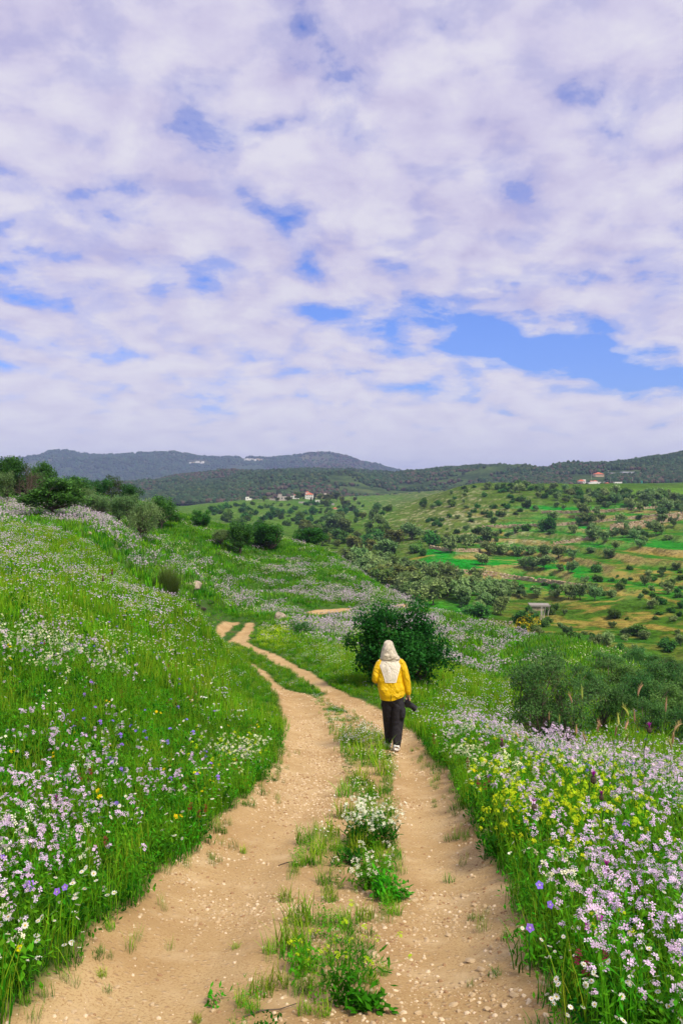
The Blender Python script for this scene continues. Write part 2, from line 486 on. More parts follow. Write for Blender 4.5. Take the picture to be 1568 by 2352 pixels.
# ------------------------------------------------------------------ valley floor, terraced hill and the green hill under the village
cB = [(800, 1290, 260), (760, 1262, 300), (870, 1302, 240), (950, 1340, 200), (1050, 1380, 170), (1200, 1424, 150), (1235, 1398, 168), (1400, 1450, 130), (1568, 1480, 115),
      (1300, 1500, 105), (1450, 1565, 85), (1568, 1625, 65), (1500, 1660, 55), (1000, 1270, 260), (1200, 1312, 230), (1200, 1270, 270), (1200, 1220, 320), (1200, 1170, 380),
      (1200, 1120, 450), (1130, 1110, 470), (1060, 1120, 470), (1000, 1200, 370), (1000, 1150, 440), (900, 1172, 430), (900, 1230, 340), (1400, 1310, 210), (1400, 1250, 260), (1400, 1190, 330),
      (1400, 1140, 420), (1568, 1340, 180), (1568, 1250, 240), (1568, 1190, 310), (1568, 1150, 400), (1400, 1117, 520), (1568, 1124, 500), (1130, 1135, 620), (1000, 1150, 600),
      (1400, 1112, 700), (1568, 1112, 700), (600, 1207, 420), (600, 1180, 560), (650, 1150, 760), (550, 1152, 730), (490, 1166, 650), (800, 1150, 800), (750, 1202, 480),
      (850, 1180, 600), (870, 1150, 850), (950, 1140, 950), (1000, 1130, 1060), (700, 1142, 880), (600, 1152, 1060), (750, 1142, 1060), (400, 1168, 700), (400, 1165, 1050), (0, 1140, 500), (0, 1140, 1050),
      (1200, 1125, 900), (1400, 1112, 1050), (1568, 1108, 1050), (1900, 1100, 1000), (1900, 1150, 400), (1900, 1300, 200), (1900, 1550, 70), (600, 1330, 200), (300, 1300, 220),
      (800, 1420, 130), (1000, 1530, 90), (1200, 1640, 62), (0, 1250, 250), (-400, 1150, 700), (-400, 1200, 250), (-200, 1400, 90), (400, 1500, 90), (1300, 1160, 385), (1300, 1225, 300), (1568, 1760, 36), (1900, 1850, 30), (1200, 1900, 32), (700, 1900, 34), (0, 1800, 34), (-400, 1800, 32)]
B = Sheet([unp(*c) for c in cB], 5.0, -0.62, 0.62, 460, 26.0, 1150.0, 600)
B.Z = B.Z + (fbm(B.X * 0.05, B.Y * 0.05, 31, 4) - 0.5) * 2.2 * sstep(60, 200, B.Y) + (fbm(B.X * 0.3, B.Y * 0.3, 33, 3) - 0.5) * 0.7

# terraces cut into the facing hill: level steps with short steep risers
_px, _py = CX + F * B.X / B.Y, HZ - F * B.Z / B.Y
TW = sstep(1010, 1120, _px) * sstep(1150, 1172, _py) * (1 - sstep(1345, 1400, _py)) * sstep(120, 170, B.Y)
TH_ = 2.1
zt_ = B.Z / TH_ + (fbm(B.X * 0.02, B.Y * 0.02, 35, 2) - 0.5) * 0.9
fz = zt_ - np.floor(zt_)
B.Z = B.Z + TW * TH_ * (sstep(0.62, 1.0, fz) - fz) * 0.85
RISER = (TW * sstep(0.66, 0.76, fz) * (1 - sstep(0.95, 1.0, fz))).ravel(); BAND = np.floor(zt_).ravel(); TWr = TW.ravel()
# dry-stone terrace walls and earth banks: lines on the hill
WALLS = [
    ('long low dry-stone wall curving above the olive grove', [(1039, 1316), (1113, 1321), (1191, 1332), (1270, 1342), (1338, 1354)], 1.7, 150),
    ('upper dry-stone terrace wall running across the whole slope', [(1108, 1213), (1191, 1210), (1275, 1208), (1375, 1200), (1453, 1192), (1575, 1181)], 1.5, 200),
    ('short dry-stone wall beneath the thick tan one', [(1270, 1252), (1338, 1242), (1401, 1231)], 1.5, 200),
    ('thick tan dry-stone wall climbing to the edge of the terraces', [(1401, 1222), (1480, 1211), (1575, 1190)], 3.2, 180),
    ('highest dry-stone wall under the hilltop orchard', [(1244, 1179), (1322, 1179), (1401, 1175), (1470, 1170), (1575, 1164)], 1.5, 220),
    ('small dry-stone wall beside the bright green field', [(987, 1260), (1039, 1268), (1102, 1268)], 1.5, 200)]
BANKS = [[(1050, 1281), (1165, 1287), (1270, 1294), (1322, 1298)], [(1400, 1320), (1480, 1330), (1568, 1345)], [(1490, 1440), (1568, 1450)], [(1380, 1425), (1440, 1440)], [(1440, 1265), (1568, 1280)], [(1060, 1226), (1180, 1228)],
         [(1390, 1360), (1470, 1368), (1568, 1385)], [(1240, 1424), (1330, 1430)], [(920, 1290), (990, 1275)]]
def bline(pts, dmin=90):
    P = []
    for (a, b), (c, d) in zip(pts[:-1], pts[1:]):
        k = max(2, int(abs(c - a) / 12))
        for s in range(k):
            P.append(B.hit(a + (c - a) * s / k, b + (d - b) * s / k, dmin))
    P.append(B.hit(*pts[-1], dmin))
    P = np.array(P)
    for _ in range(2):
        P[1:-1] = (P[:-2] + 2 * P[1:-1] + P[2:]) / 4
    return P
wall_lines = [bline(w[1], w[3] * 0.6) for w in WALLS]
bank_lines = [bline(b, 60) for b in BANKS]
# pixel place of every ground point is used only to decide what grows or lies where on the ground
def pic(x, y, z):
    return CX + F * x / y, HZ - F * z / y
def blob(px, py, cx, cy, rx, ry, p=2.0):
    return np.exp(-(np.abs((px - cx) / rx) ** p + np.abs((py - cy) / ry) ** p))
bx, by, bz = B.X.ravel(), B.Y.ravel(), B.Z.ravel()
bpx, bpy_ = pic(bx, by, bz)
n1_ = fbm(bx * 0.06, by * 0.06, 41, 4); n2_ = fbm(bx * 0.22, by * 0.22, 42, 4); n3_ = fbm(bx * 0.018, by * 0.018, 43, 3)
gcol = tint((0.040, 0.105, 0.012), (0.085, 0.15, 0.02), n1_)
gcol = tint(gcol, (0.13, 0.13, 0.05), sstep(0.5, 0.72, n2_) * 0.4)
gcol = tint(gcol, tint((0.035, 0.13, 0.014), (0.02, 0.21, 0.02), hash2(BAND, BAND * 0, 5)), TWr * (0.5 + 0.45 * hash2(BAND, BAND * 0, 9)))
hilltop = blob(bpx, bpy_, 1020, 1180, 190, 70)
gcol = tint(gcol, (0.115, 0.135, 0.045), np.clip(hilltop, 0, 1) * 0.75)
lefth = (bpy_ < 1215) & (bpx < 900)
lw_ = (1 - sstep(1195, 1240, bpy_ + (n1_ - .5) * 40)) * (1 - sstep(850, 960, bpx + (n3_ - .5) * 120))
gcol = tint(gcol, tint((0.065, 0.15, 0.022), (0.11, 0.17, 0.04), n1_), lw_)
def field(cx, cy, rx, ry, col, amt=1.0, p=4.0):
    global gcol
    w = blob(bpx + (n2_ - 0.5) * 26, bpy_ + (n1_ - 0.5) * 12, cx, cy, rx, ry, p) * amt
    gcol = tint(gcol, col, np.clip(w * 1.3, 0, 1))
EM = (0.012, 0.22, 0.022)
for f_ in [(1015, 1272, 40, 9, EM), (1060, 1292, 130, 10, EM), (1190, 1306, 130, 11, EM, 0.9), (1290, 1318, 60, 10, EM, .7), (1200, 1262, 80, 6, EM, .6), (1250, 1200, 100, 4, EM, .9), (1330, 1188, 110, 5, EM), (1480, 1184, 70, 4, EM, .7),
           (1300, 1168, 110, 4, EM, .9), (1430, 1252, 90, 6, EM, .6), (1360, 1212, 60, 5, EM, .8), (1480, 1160, 80, 4, EM, .7), (1150, 1250, 60, 4, EM, .5),
           (1530, 1130, 80, 9, (0.11, 0.21, 0.03)), (700, 1155, 30, 4, (0.07, 0.16, 0.04), .6), (1080, 1400, 60, 20, (0.03, 0.17, 0.02), .7), (1000, 1390, 30, 10, (0.05, 0.22, 0.02)),
           (1450, 1740, 200, 60, (0.02, 0.13, 0.015)), (1500, 1620, 120, 30, (0.012, 0.12, 0.015)), (1400, 1480, 100, 30, (0.03, 0.13, 0.018), .6)]:
    field(*f_)
OC = (0.36, 0.19, 0.055)
soilw = np.zeros(len(bx))
for P_ in bank_lines:
    dl = seg_dist(bx, by, P_[:, :2])
    soilw = np.maximum(soilw, (1 - sstep(0.6, 2.2, dl + (n2_ - 0.5) * 4)))
rw = blob(bpx, bpy_, 1420, 1420, 190, 70) + blob(bpx, bpy_, 1500, 1330, 110, 60) + 0.6 * blob(bpx, bpy_, 1180, 1360, 120, 20) + 0.5 * blob(bpx, bpy_, 1450, 1225, 150, 40) + 0.5 * blob(bpx, bpy_, 1230, 1290, 130, 12) + 0.75 * blob(bpx, bpy_, 1255, 1560, 110, 90)
soilw = np.maximum(soilw, np.clip(rw, 0, 1) * sstep(0.53, 0.64, n2_ * 0.65 + n1_ * 0.35))
gcol = tint(gcol, tint(OC, (0.44, 0.28, 0.11), n1_), np.clip(soilw, 0, 1) * 0.62)
gcol = tint(gcol, tint((0.26, 0.15, 0.06), (0.36, 0.27, 0.17), n2_), RISER * (0.35 + 0.65 * sstep(0.42, 0.56, fbm(bx * 0.03, by * 0.03, 49, 3))) * 0.85)
rockw = sstep(0.60, 0.70, fbm(bx * 0.45, by * 0.45, 47, 3)) * np.clip(hilltop + 0.6 * blob(bpx, bpy_, 1200, 1240, 200, 30) + 0.5 * lefth * sstep(0.5, 0.65, n3_), 0, 1)
gcol = tint(gcol, (0.36, 0.31, 0.25), rockw * 0.9)
mv, t = new_mat('valley_ground')
at = N(t, 'ShaderNodeAttribute'); at.attribute_name = 'col'
tc = N(t, 'ShaderNodeTexCoord')
nf = NOISE(t, tc.outputs['Object'], 0.9, 6, 0.7).outputs[0]
ng = NOISE(t, tc.outputs['Object'], 0.16, 5, 0.65).outputs[0]
vv = MATH(t, 'ADD', MATH(t, 'MULTIPLY', nf, 1.3), MATH(t, 'MULTIPLY', ng, 0.7))
colr = MIX(t, 1.0, at.outputs['Color'], RAMP(t, vv, [(0.55, 0.35), (1.0, 1.0), (1.3, 1.5)]), 'MULTIPLY')
out_principled(t, colr, 1.0, nf, 0.6, 0.5, 0.0)
gcol = gcol * np.array([0.72, 0.80, 0.55])
V = np.stack([bx, by, bz], 1)
OBJ('valley', mesh_np('valley', V, grid_faces(B.ny, B.na), mv, True, {'col': gcol}), kind='structure',
    label='green valley and terraced hill beyond the near slope', category='valley')

# ------------------------------------------------------------------ wooded ridge and far mountains
def ridge_sheet(name, sil, d0, z0f, d1f, d2, z2, na, ny, a0, a1, rough, seed, expo=1.0):
    """profile rising from d0 to a skyline at d1f(px) and falling behind"""
    aa = np.linspace(a0, a1, na)
    px = CX + F * aa
    top = np.interp(px, [s[0] for s in sil], [s[1] for s in sil])
    d1 = d1f(px)
    v = np.linspace(0, 1, ny)
    X = np.zeros((ny, na)); Y = np.zeros((ny, na)); Z = np.zeros((ny, na))
    ztop = -(top - HZ) / F * d1
    for j, s in enumerate(v):
        if s <= 0.8:
            k = s / 0.8
            Y[j] = d0 + (d1 - d0) * k
            Z[j] = z0f(px) + (ztop - z0f(px)) * (math.sin(k * math.pi / 2) ** expo)
        else:
            k = (s - 0.8) / 0.2
            Y[j] = d1 + (d2 - d1) * k
            Z[j] = ztop + (z2 - ztop) * (1 - math.cos(k * math.pi / 2))
        X[j] = aa * Y[j]
    w = np.sin(np.clip(v / 0.8, 0, 1) * math.pi)[:, None]
    sc = 1.0 / (d0 * 0.12)
    Z += (fbm(X * sc, Y * sc, seed, 5) - 0.5) * rough * (w * 0.9 + 0.02)
    return X, Y, Z
SIL_C = [(-900, 1125), (0, 1125), (330, 1116), (400, 1097), (500, 1089), (600, 1088), (700, 1084), (800, 1085), (900, 1092), (930, 1090), (1000, 1082), (1100, 1075), (1200, 1076), (1245, 1083),
         (1300, 1081), (1400, 1068), (1500, 1056), (1568, 1050), (1700, 1040), (2500, 1030)]
SIL_D = [(-900, 1080), (-100, 1078), (60, 1056), (130, 1044), (240, 1053), (350, 1051), (400, 1049), (480, 1059), (580, 1057), (620, 1061), (700, 1051), (740, 1050), (790, 1061), (830, 1073), (870, 1073),
         (920, 1086), (1000, 1100), (1200, 1090), (1240, 1080), (1285, 1077), (1330, 1083), (1400, 1110), (2500, 1120)]
XC, YC, ZC = ridge_sheet('c', SIL_C, 1000, lambda p: np.where(p < 1100, -9.0, np.interp(p, [1100, 1300, 1600], [-2, 13, 17])), lambda p: np.interp(p, [300, 900, 1200, 1600], [2000, 1900, 1600, 1500]), 2600, -60, 420, 110, -0.62, 0.62, 45, 61)
XD, YD, ZD = ridge_sheet('d', SIL_D, 2900, lambda p: np.full_like(p, -50.0), lambda p: np.full_like(p, 4600.0), 6500, -70, 460, 110, -0.62, 0.62, 210, 71)
def far_mat(name, trees, ground, dry, s, lo, hi):
    m, t = new_mat(name)
    tc = N(t, 'ShaderNodeTexCoord')
    a = NOISE(t, tc.outputs['Object'], s, 7, 0.66).outputs[0]
    b = NOISE(t, tc.outputs['Object'], s * 0.17, 5, 0.6).outputs[0]
    c = NOISE(t, tc.outputs['Object'], s * 5, 3, 0.6).outputs[0]
    col = MIX(t, RAMP(t, a, [(lo, 0.0), (hi, 1.0)]), trees, ground)
    col = MIX(t, RAMP(t, b, [(0.56, 0.0), (0.68, 0.8)]), col, dry)
    col = MIX(t, 0.6, col, MIX(t, 1.0, col, RAMP(t, c, [(0.3, 0.45), (0.7, 1.5)]), 'MULTIPLY'))
    out_principled(t, col, 1.0, c, 0.8, 2.0 / s * 0.02, 0.0)
    return m
mC = far_mat('ridge_ground', (0.03, 0.055, 0.02), (0.07, 0.11, 0.035), (0.15, 0.17, 0.06), 0.02, 0.42, 0.6)
mD = far_mat('mountain_ground', (0.030, 0.052, 0.024), (0.055, 0.085, 0.035), (0.14, 0.13, 0.06), 0.009, 0.42, 0.62)
OBJ('forest_ridge', mesh_np('forest_ridge', np.stack([XC.ravel(), YC.ravel(), ZC.ravel()], 1), grid_faces(*XC.shape), mC, True), kind='structure', label='wooded ridge behind the valley', category='ridge')
OBJ('mountain', mesh_np('mountain', np.stack([XD.ravel(), YD.ravel(), ZD.ravel()], 1), grid_faces(*XD.shape), mD, True), kind='structure', label='long hazy blue mountain on the horizon', category='mountain')
# low ground far beyond everything, out to the horizon
nx = 60
gx, gy = np.meshgrid(np.linspace(-7000, 7000, nx), np.linspace(700, 8500, nx))
OBJ('plain', mesh_np('plain', np.stack([gx.ravel(), gy.ravel(), np.full(gx.size, -75.0)], 1), grid_faces(nx, nx), mD, True), kind='structure', label='low far land reaching to the horizon', category='ground')

class GridHit:
    """looks up the ridge or mountain surface at a picture position"""
    def __init__(s, X, Y, Z):
        s.X, s.Y, s.Z = X, Y, Z
        s.aa = X[0] / Y[0]
    def col(s, px):
        a = (px - CX) / F
        f = np.clip((a - s.aa[0]) / (s.aa[1] - s.aa[0]), 0, len(s.aa) - 1.001)
        i = int(f); u = f - i
        return a, s.Y[:, i] * (1 - u) + s.Y[:, i + 1] * u, s.Z[:, i] * (1 - u) + s.Z[:, i + 1] * u
    def hit(s, px, py):
        a, y, z = s.col(px)
        yy = np.linspace(y[0], y[-1], 1200); zz = np.interp(yy, y, z)
        p = HZ - F * zz / yy
        ok = np.nonzero(p <= py)[0]
        i = ok[0] if len(ok) else int(np.argmin(p))
        return np.array([a * yy[i], yy[i], zz[i]])
GC, GD = GridHit(XC, YC, ZC), GridHit(XD, YD, ZD)
# ------------------------------------------------------------------ plant building kit
class PB:
    """collects quads with a colour per vertex and one of two materials (0 leaf, 1 petal)"""
    def __init__(s):
        s.V, s.F, s.C, s.M, s.n = [], [], [], [], 0
    def add(s, V, Fq, C, m=0):
        V = np.asarray(V, float).reshape(-1, 3); Fq = np.asarray(Fq, int).reshape(-1, 4)
        C = np.asarray(C, float)
        if C.ndim == 1:
            C = np.tile(C, (len(V), 1))
        s.V.append(V); s.F.append(Fq + s.n); s.C.append(C); s.M.append(np.full(len(Fq), m)); s.n += len(V)
    def mesh(s, name, mats=None, smooth=False):
        return mesh_np(name, np.vstack(s.V), np.vstack(s.F), smooth=smooth, attrs={'col': np.vstack(s.C)}, mats=mats or [M_PLANT, M_PETAL], midx=np.concatenate(s.M))
    def xform(s, M):
        s.V = [v @ M[:3, :3].T + M[:3, 3] for v in s.V]

def U(a, b, n=None):
    return rng.uniform(a, b, n)

def jit(c, n, v=0.25):
    """n shades of a colour"""
    return np.clip(np.asarray(c) * (1 + U(-v, v, (n, 1))) * (1 + U(-v, v, (n, 3)) * 0.35), 0, 1)

def blades(pb, base, h, w, az, lean, c0, c1, m=0, twist=None):
    n = len(h)
    T = np.array([0, 0.38, 0.74, 1.0]); TW = np.array([0.75, 1.0, 0.62, 0.08])
    d = np.stack([np.cos(az), np.sin(az), np.zeros(n)], 1)
    tw = az + (math.pi / 2 if twist is None else twist)
    sdv = np.stack([np.cos(tw), np.sin(tw), np.zeros(n)], 1)
    V = np.zeros((n, 4, 2, 3)); C = np.zeros((n, 4, 2, 3))
    for k, (t_, q_) in enumerate(zip(T, TW)):
        ce = base + d * (h * lean * t_ ** 1.7)[:, None]
        ce[:, 2] += h * t_ * (1 - 0.35 * np.minimum(lean, 1.5) * t_)
        V[:, k, 0] = ce - sdv * (w * q_ / 2)[:, None]; V[:, k, 1] = ce + sdv * (w * q_ / 2)[:, None]
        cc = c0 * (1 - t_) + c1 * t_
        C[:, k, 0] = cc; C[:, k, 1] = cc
    i = (np.arange(n) * 8)[:, None, None] + np.array([[0, 1, 3, 2], [2, 3, 5, 4], [4, 5, 7, 6]])[None]
    pb.add(V.reshape(-1, 3), i.reshape(-1, 4), C.reshape(-1, 3), m)

def perp(n):
    a = np.where(np.abs(n[:, 2:3]) < 0.9, np.array([[0, 0, 1.0]]), np.array([[1.0, 0, 0]]))
    u = np.cross(n, a); u /= np.linalg.norm(u, axis=1, keepdims=True)
    return u, np.cross(n, u)

def unit(v):
    return v / (np.linalg.norm(v, axis=-1, keepdims=True) + 1e-9)

def florets(pb, ce, nrm, size, col, petals=4, wid=0.55, cup=0.15, m=1, centre=None):
    n = len(ce)
    size = np.broadcast_to(np.asarray(size, float), (n,))
    u, v = perp(unit(nrm))
    ph = U(0, 6.28, n)
    nn = unit(nrm)
    for k in range(petals):
        a = ph + k * 2 * math.pi / petals
        d = u * np.cos(a)[:, None] + v * np.sin(a)[:, None]
        e = -u * np.sin(a)[:, None] + v * np.cos(a)[:, None]
        s = size[:, None]
        V = np.stack([ce + d * s * 0.08, ce + d * s * 0.62 + e * s * wid * 0.5 + nn * s * cup, ce + d * s + nn * s * cup * 1.3, ce + d * s * 0.62 - e * s * wid * 0.5 + nn * s * cup], 1)
        C = np.repeat(col, 4, 0) if col.ndim == 2 else col
        pb.add(V.reshape(-1, 3), np.arange(n * 4).reshape(-1, 4), C, m)
    if centre is not None:
        s = size[:, None] * 0.3
        V = np.stack([ce + u * s + nn * s * .5, ce + v * s + nn * s * .5, ce - u * s + nn * s * .5, ce - v * s + nn * s * .5], 1)
        pb.add(V.reshape(-1, 3), np.arange(n * 4).reshape(-1, 4), np.asarray(centre), m)

def leafs(pb, ce, L, w, col, up=0.3, m=0):
    n = len(ce)
    d = unit(rng.normal(size=(n, 3)) + np.array([0, 0, up]))
    u, _ = perp(d)
    L = np.broadcast_to(L, (n,))[:, None]; w = np.broadcast_to(w, (n,))[:, None]
    V = np.stack([ce, ce + d * L * 0.5 + u * w * 0.5, ce + d * L, ce + d * L * 0.5 - u * w * 0.5], 1)
    pb.add(V.reshape(-1, 3), np.arange(n * 4).reshape(-1, 4), np.repeat(col, 4, 0) if col.ndim == 2 else col, m)

G_DARK, G_MID, G_LITE, G_YEL = (0.020, 0.12, 0.005), (0.075, 0.285, 0.008), (0.20, 0.46, 0.012), (0.33, 0.46, 0.03)  # dark blade roots also paint the shade between tufts into the grass colour
LILAC, CREAM, WHITE, LIME, YELLOW = (0.79, 0.59, 0.80), (0.80, 0.80, 0.47), (0.82, 0.81, 0.74), (0.56, 0.74, 0.02), (0.78, 0.66, 0.01)
VIOLET, MAGENTA, CRIMSON = (0.33, 0.17, 0.80), (0.42, 0.03, 0.34), (0.26, 0.01, 0.05)

def disc(n, r):
    a = U(0, 6.28, n); q = r * np.sqrt(U(0, 1, n))
    return np.stack([q * np.cos(a), q * np.sin(a), np.zeros(n)], 1)

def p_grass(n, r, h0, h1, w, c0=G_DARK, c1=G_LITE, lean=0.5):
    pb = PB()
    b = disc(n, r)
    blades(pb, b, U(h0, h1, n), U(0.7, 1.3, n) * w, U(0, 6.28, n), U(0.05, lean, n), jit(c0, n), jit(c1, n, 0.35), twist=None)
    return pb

def stems(pb, n, r, h0, h1, w, lean=0.3, col=G_MID):
    b = disc(n, r); h = U(h0, h1, n); az = U(0, 6.28, n); ln = U(0, lean, n)
    c = jit(col, n)
    blades(pb, b, h, np.full(n, w), az, ln, c, c)
    tip = b + np.stack([np.cos(az) * h * ln, np.sin(az) * h * ln, h * (1 - 0.35 * ln)], 1)
    return b, tip, h

def heads(pb, tip, k, rad, size, col, petals=4, elong=1.0, wid=0.55, var=0.10):
    n = len(tip)
    o = unit(rng.normal(size=(n, k, 3)) + np.array([0, 0, 0.4])) * rad * U(0.5, 1.0, (n, k, 1))
    o[:, :, 2] *= elong
    ce = (tip[:, None] + o).reshape(-1, 3)
    nr = (o + np.array([0, 0, 0.01])).reshape(-1, 3)
    florets(pb, ce, nr, size * U(0.8, 1.2, len(ce)), jit(col, len(ce), var), petals, wid)

def p_flower(ns, r, h0, h1, k, rad, size, col, leafy=10, elong=1.2, petals=4, wid=0.62, sw=0.004, grass=0, lean=0.35, leafcol=G_MID):
    pb = PB()
    b, tip, h = stems(pb, ns, r, h0, h1, sw, lean)
    heads(pb, tip, k, rad, size, col, petals, elong, wid)
    if leafy:
        f = U(0.1, 0.75, (ns, leafy, 1))
        ce = (b[:, None] * (1 - f) + tip[:, None] * f).reshape(-1, 3) + rng.normal(size=(ns * leafy, 3)) * 0.008
        leafs(pb, ce, U(0.03, 0.075, len(ce)), U(0.008, 0.018, len(ce)), jit(leafcol, len(ce), 0.35), 0.6)
    if grass:
        bb = disc(grass, r * 1.3)
        blades(pb, bb, U(h0 * 0.3, h1 * 0.7, grass), U(0.003, 0.006, grass), U(0, 6.28, grass), U(0.1, 0.6, grass), jit(G_DARK, grass), jit(G_LITE, grass, .35))
    return pb

def p_patch(ng, nf, r, h0, h1, bw, fs, col, kq=2, gc0=G_DARK, gc1=G_LITE, elong=1.0):
    """wide tuft with flower dabs for ground further away"""
    pb = PB()
    b = disc(ng, r)
    blades(pb, b, U(h0 * 0.5, h1 * 0.9, ng), U(0.7, 1.3, ng) * bw, U(0, 6.28, ng), U(0.1, 0.6, ng), jit(gc0, ng), jit(gc1, ng, .35))
    if nf:
        t_ = disc(nf, r); t_[:, 2] = U(h0 * 0.8, h1, nf)
        heads(pb, t_, kq, fs * 0.6, fs, col, 4, elong, 0.8)
    return pb

_protoN = [0]
def proto_coll(pbs, name):
    c = bpy.data.collections.new(name)
    for i, pb in enumerate(pbs):
        me = pb.mesh('%s_%02d' % (name, i)) if isinstance(pb, PB) else pb
        o = bpy.data.objects.new('%s_%02d' % (name, i), me)
        c.objects.link(o)
    return c

def scatter(name, coll, P, idx, rot, scl, **props):
    """one object whose instances stand at the given points"""
    me = bpy.data.meshes.new(name)
    n = len(P)
    me.vertices.add(n); me.vertices.foreach_set('co', np.asarray(P, np.float32).ravel())
    a = me.attributes.new('idx', 'INT', 'POINT'); a.data.foreach_set('value', np.asarray(idx, np.int32))
    a = me.attributes.new('rot', 'FLOAT_VECTOR', 'POINT'); a.data.foreach_set('vector', np.asarray(rot, np.float32).ravel())
    scl = np.asarray(scl, np.float32)
    if scl.ndim == 1:
        scl = np.repeat(scl[:, None], 3, 1)
    a = me.attributes.new('scl', 'FLOAT_VECTOR', 'POINT'); a.data.foreach_set('vector', scl.ravel())
    o = OBJ(name, me, **props)
    g = bpy.data.node_groups.new(name, 'GeometryNodeTree')
    g.interface.new_socket('Geometry', in_out='INPUT', socket_type='NodeSocketGeometry')
    g.interface.new_socket('Geometry', in_out='OUTPUT', socket_type='NodeSocketGeometry')
    gi, go = g.nodes.new('NodeGroupInput'), g.nodes.new('NodeGroupOutput')
    ip = g.nodes.new('GeometryNodeInstanceOnPoints')
    ci = g.nodes.new('GeometryNodeCollectionInfo')
    ci.inputs['Collection'].default_value = coll
    ci.inputs['Separate Children'].default_value = True
    ci.inputs['Reset Children'].default_value = True
    ip.inputs['Pick Instance'].default_value = True
    def na(nm, ty):
        q = g.nodes.new('GeometryNodeInputNamedAttribute'); q.data_type = ty; q.inputs['Name'].default_value = nm
        return q.outputs['Attribute']
    L = g.links.new
    L(gi.outputs[0], ip.inputs['Points']); L(ci.outputs[0], ip.inputs['Instance'])
    L(na('idx', 'INT'), ip.inputs['Instance Index'])
    L(na('rot', 'FLOAT_VECTOR'), ip.inputs['Rotation'])
    L(na('scl', 'FLOAT_VECTOR'), ip.inputs['Scale'])
    L(ip.outputs[0], go.inputs[0])
    md = o.modifiers.new('instances', 'NODES')
    md.node_group = g
    return o

# ------------------------------------------------------------------ what grows where on the near hillside
def cand(y0, y1, dens, margin=1.6):
    """even random points on the hillside between two distances"""
    wmax = 0.5 * y1 + margin
    n = int(dens * (y1 - y0) * 2 * wmax)
    y = U(y0, y1, n); x = U(-wmax, wmax, n)
    k = np.abs(x) < 0.47 * y + margin
    x, y = x[k], y[k]
    z = A.z(x, y)
    px, py = pic(x, np.maximum(y, 0.5), z)
    sd = A.z(x, y, SD)
    ss = A.z(x, y, ss_)
    return x, y, z, px, py, sd, ss

def pick(c, w):
    k = U(0, 1, len(w)) < w
    return [v[k] for v in c]

def rots(n, tilt=0.15):
    return np.stack([U(-tilt, tilt, n), U(-tilt, tilt, n), U(0, 6.28, n)], 1)

def zones(px, py, x, y):
    """share of each flower by place; py taken at flower height"""
    big = fbm(x * 0.35, y * 0.35, 51, 3); sm = fbm(x * 1.3, y * 1.3, 52, 3); st = fbm(x * 0.12, y * 0.3, 53, 3)
    g = lambda *a, **k: blob(px, py, *a, **k)
    lil = 1.0 * g(90, 1830, 230, 120) + 0.9 * g(10, 2000, 190, 190) + 0.25 * g(330, 1900, 120, 80)
    lil += 0.6 * g(110, 1310, 230, 65) + 0.7 * g(360, 1405, 100, 50) + 0.7 * g(150, 1215, 150, 30) + 0.25 * g(300, 1480, 260, 60) + 0.5 * g(20, 1260, 90, 60)
    lil += 0.22 * g(300, 1600, 260, 60) * (sm > 0.5)
    lil += 0.75 * g(1110, 1650, 150, 50) + 0.6 * g(1290, 1715, 110, 40) + 1.0 * g(1480, 2270, 210, 330) + 0.42 * g(1510, 1850, 120, 110) + 0.5 * g(850, 1590, 60, 30) + 0.3 * g(1200, 1900, 120, 90)
    cre = 0.6 * g(130, 1390, 260, 100) + 0.6 * g(300, 1500, 200, 80) + 0.75 * g(520, 1710, 130, 60) + 0.6 * g(1040, 1690, 80, 60) + 0.4 * g(1150, 1740, 120, 50) + 0.85 * g(150, 2170, 260, 200) + 0.15
    cre += 0.8 * g(720, 1530, 80, 40) + 0.5 * g(880, 1600, 80, 30)
    whi = 0.8 * g(520, 1850, 110, 90) + 0.7 * g(350, 2000, 130, 70) + 0.5 * g(1320, 2250, 120, 260) + 0.8 * g(690, 1500, 80, 35) + 0.6 * g(600, 1780, 60, 60) + 0.12 + 0.8 * g(120, 2280, 230, 200)
    lim = 0.85 * g(1150, 1850, 105, 80) + 0.45 * g(1350, 1860, 140, 80) + 0.9 * g(610, 1462, 40, 22) + 0.15 * g(560, 1760, 100, 60) + 0.12 * g(1450, 2150, 150, 200)
    lil = np.clip(lil, 0, 1) * (0.35 + 0.9 * sstep(0.36, 0.6, sm * 0.6 + big * 0.4))
    cre = np.clip(cre, 0, 1) * sstep(0.38, 0.62, sm)
    return lil, cre, whi * sstep(0.35, 0.6, 1 - sm), lim, big, sm, st

# near: every stem and petal
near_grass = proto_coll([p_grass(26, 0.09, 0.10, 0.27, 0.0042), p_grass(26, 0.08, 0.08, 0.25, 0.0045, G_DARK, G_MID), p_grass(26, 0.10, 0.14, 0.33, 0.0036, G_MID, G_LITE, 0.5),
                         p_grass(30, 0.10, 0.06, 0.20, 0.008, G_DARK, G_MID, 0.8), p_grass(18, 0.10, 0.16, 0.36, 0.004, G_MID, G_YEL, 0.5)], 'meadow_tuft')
def p_leafy(n, r, h, L, w, col):
    pb = PB(); c = disc(n, r); c[:, 2] = U(0.0, h, n)
    leafs(pb, c, U(0.6, 1.2, n) * L, U(0.7, 1.3, n) * w, jit(col, n, 0.35), 0.5)
    return pb
leafy = proto_coll([p_leafy(70, 0.13, 0.16, 0.045, 0.020, G_DARK), p_leafy(80, 0.13, 0.22, 0.04, 0.016, G_MID), p_leafy(110, 0.12, 0.25, 0.05, 0.007, G_MID)], 'herb')
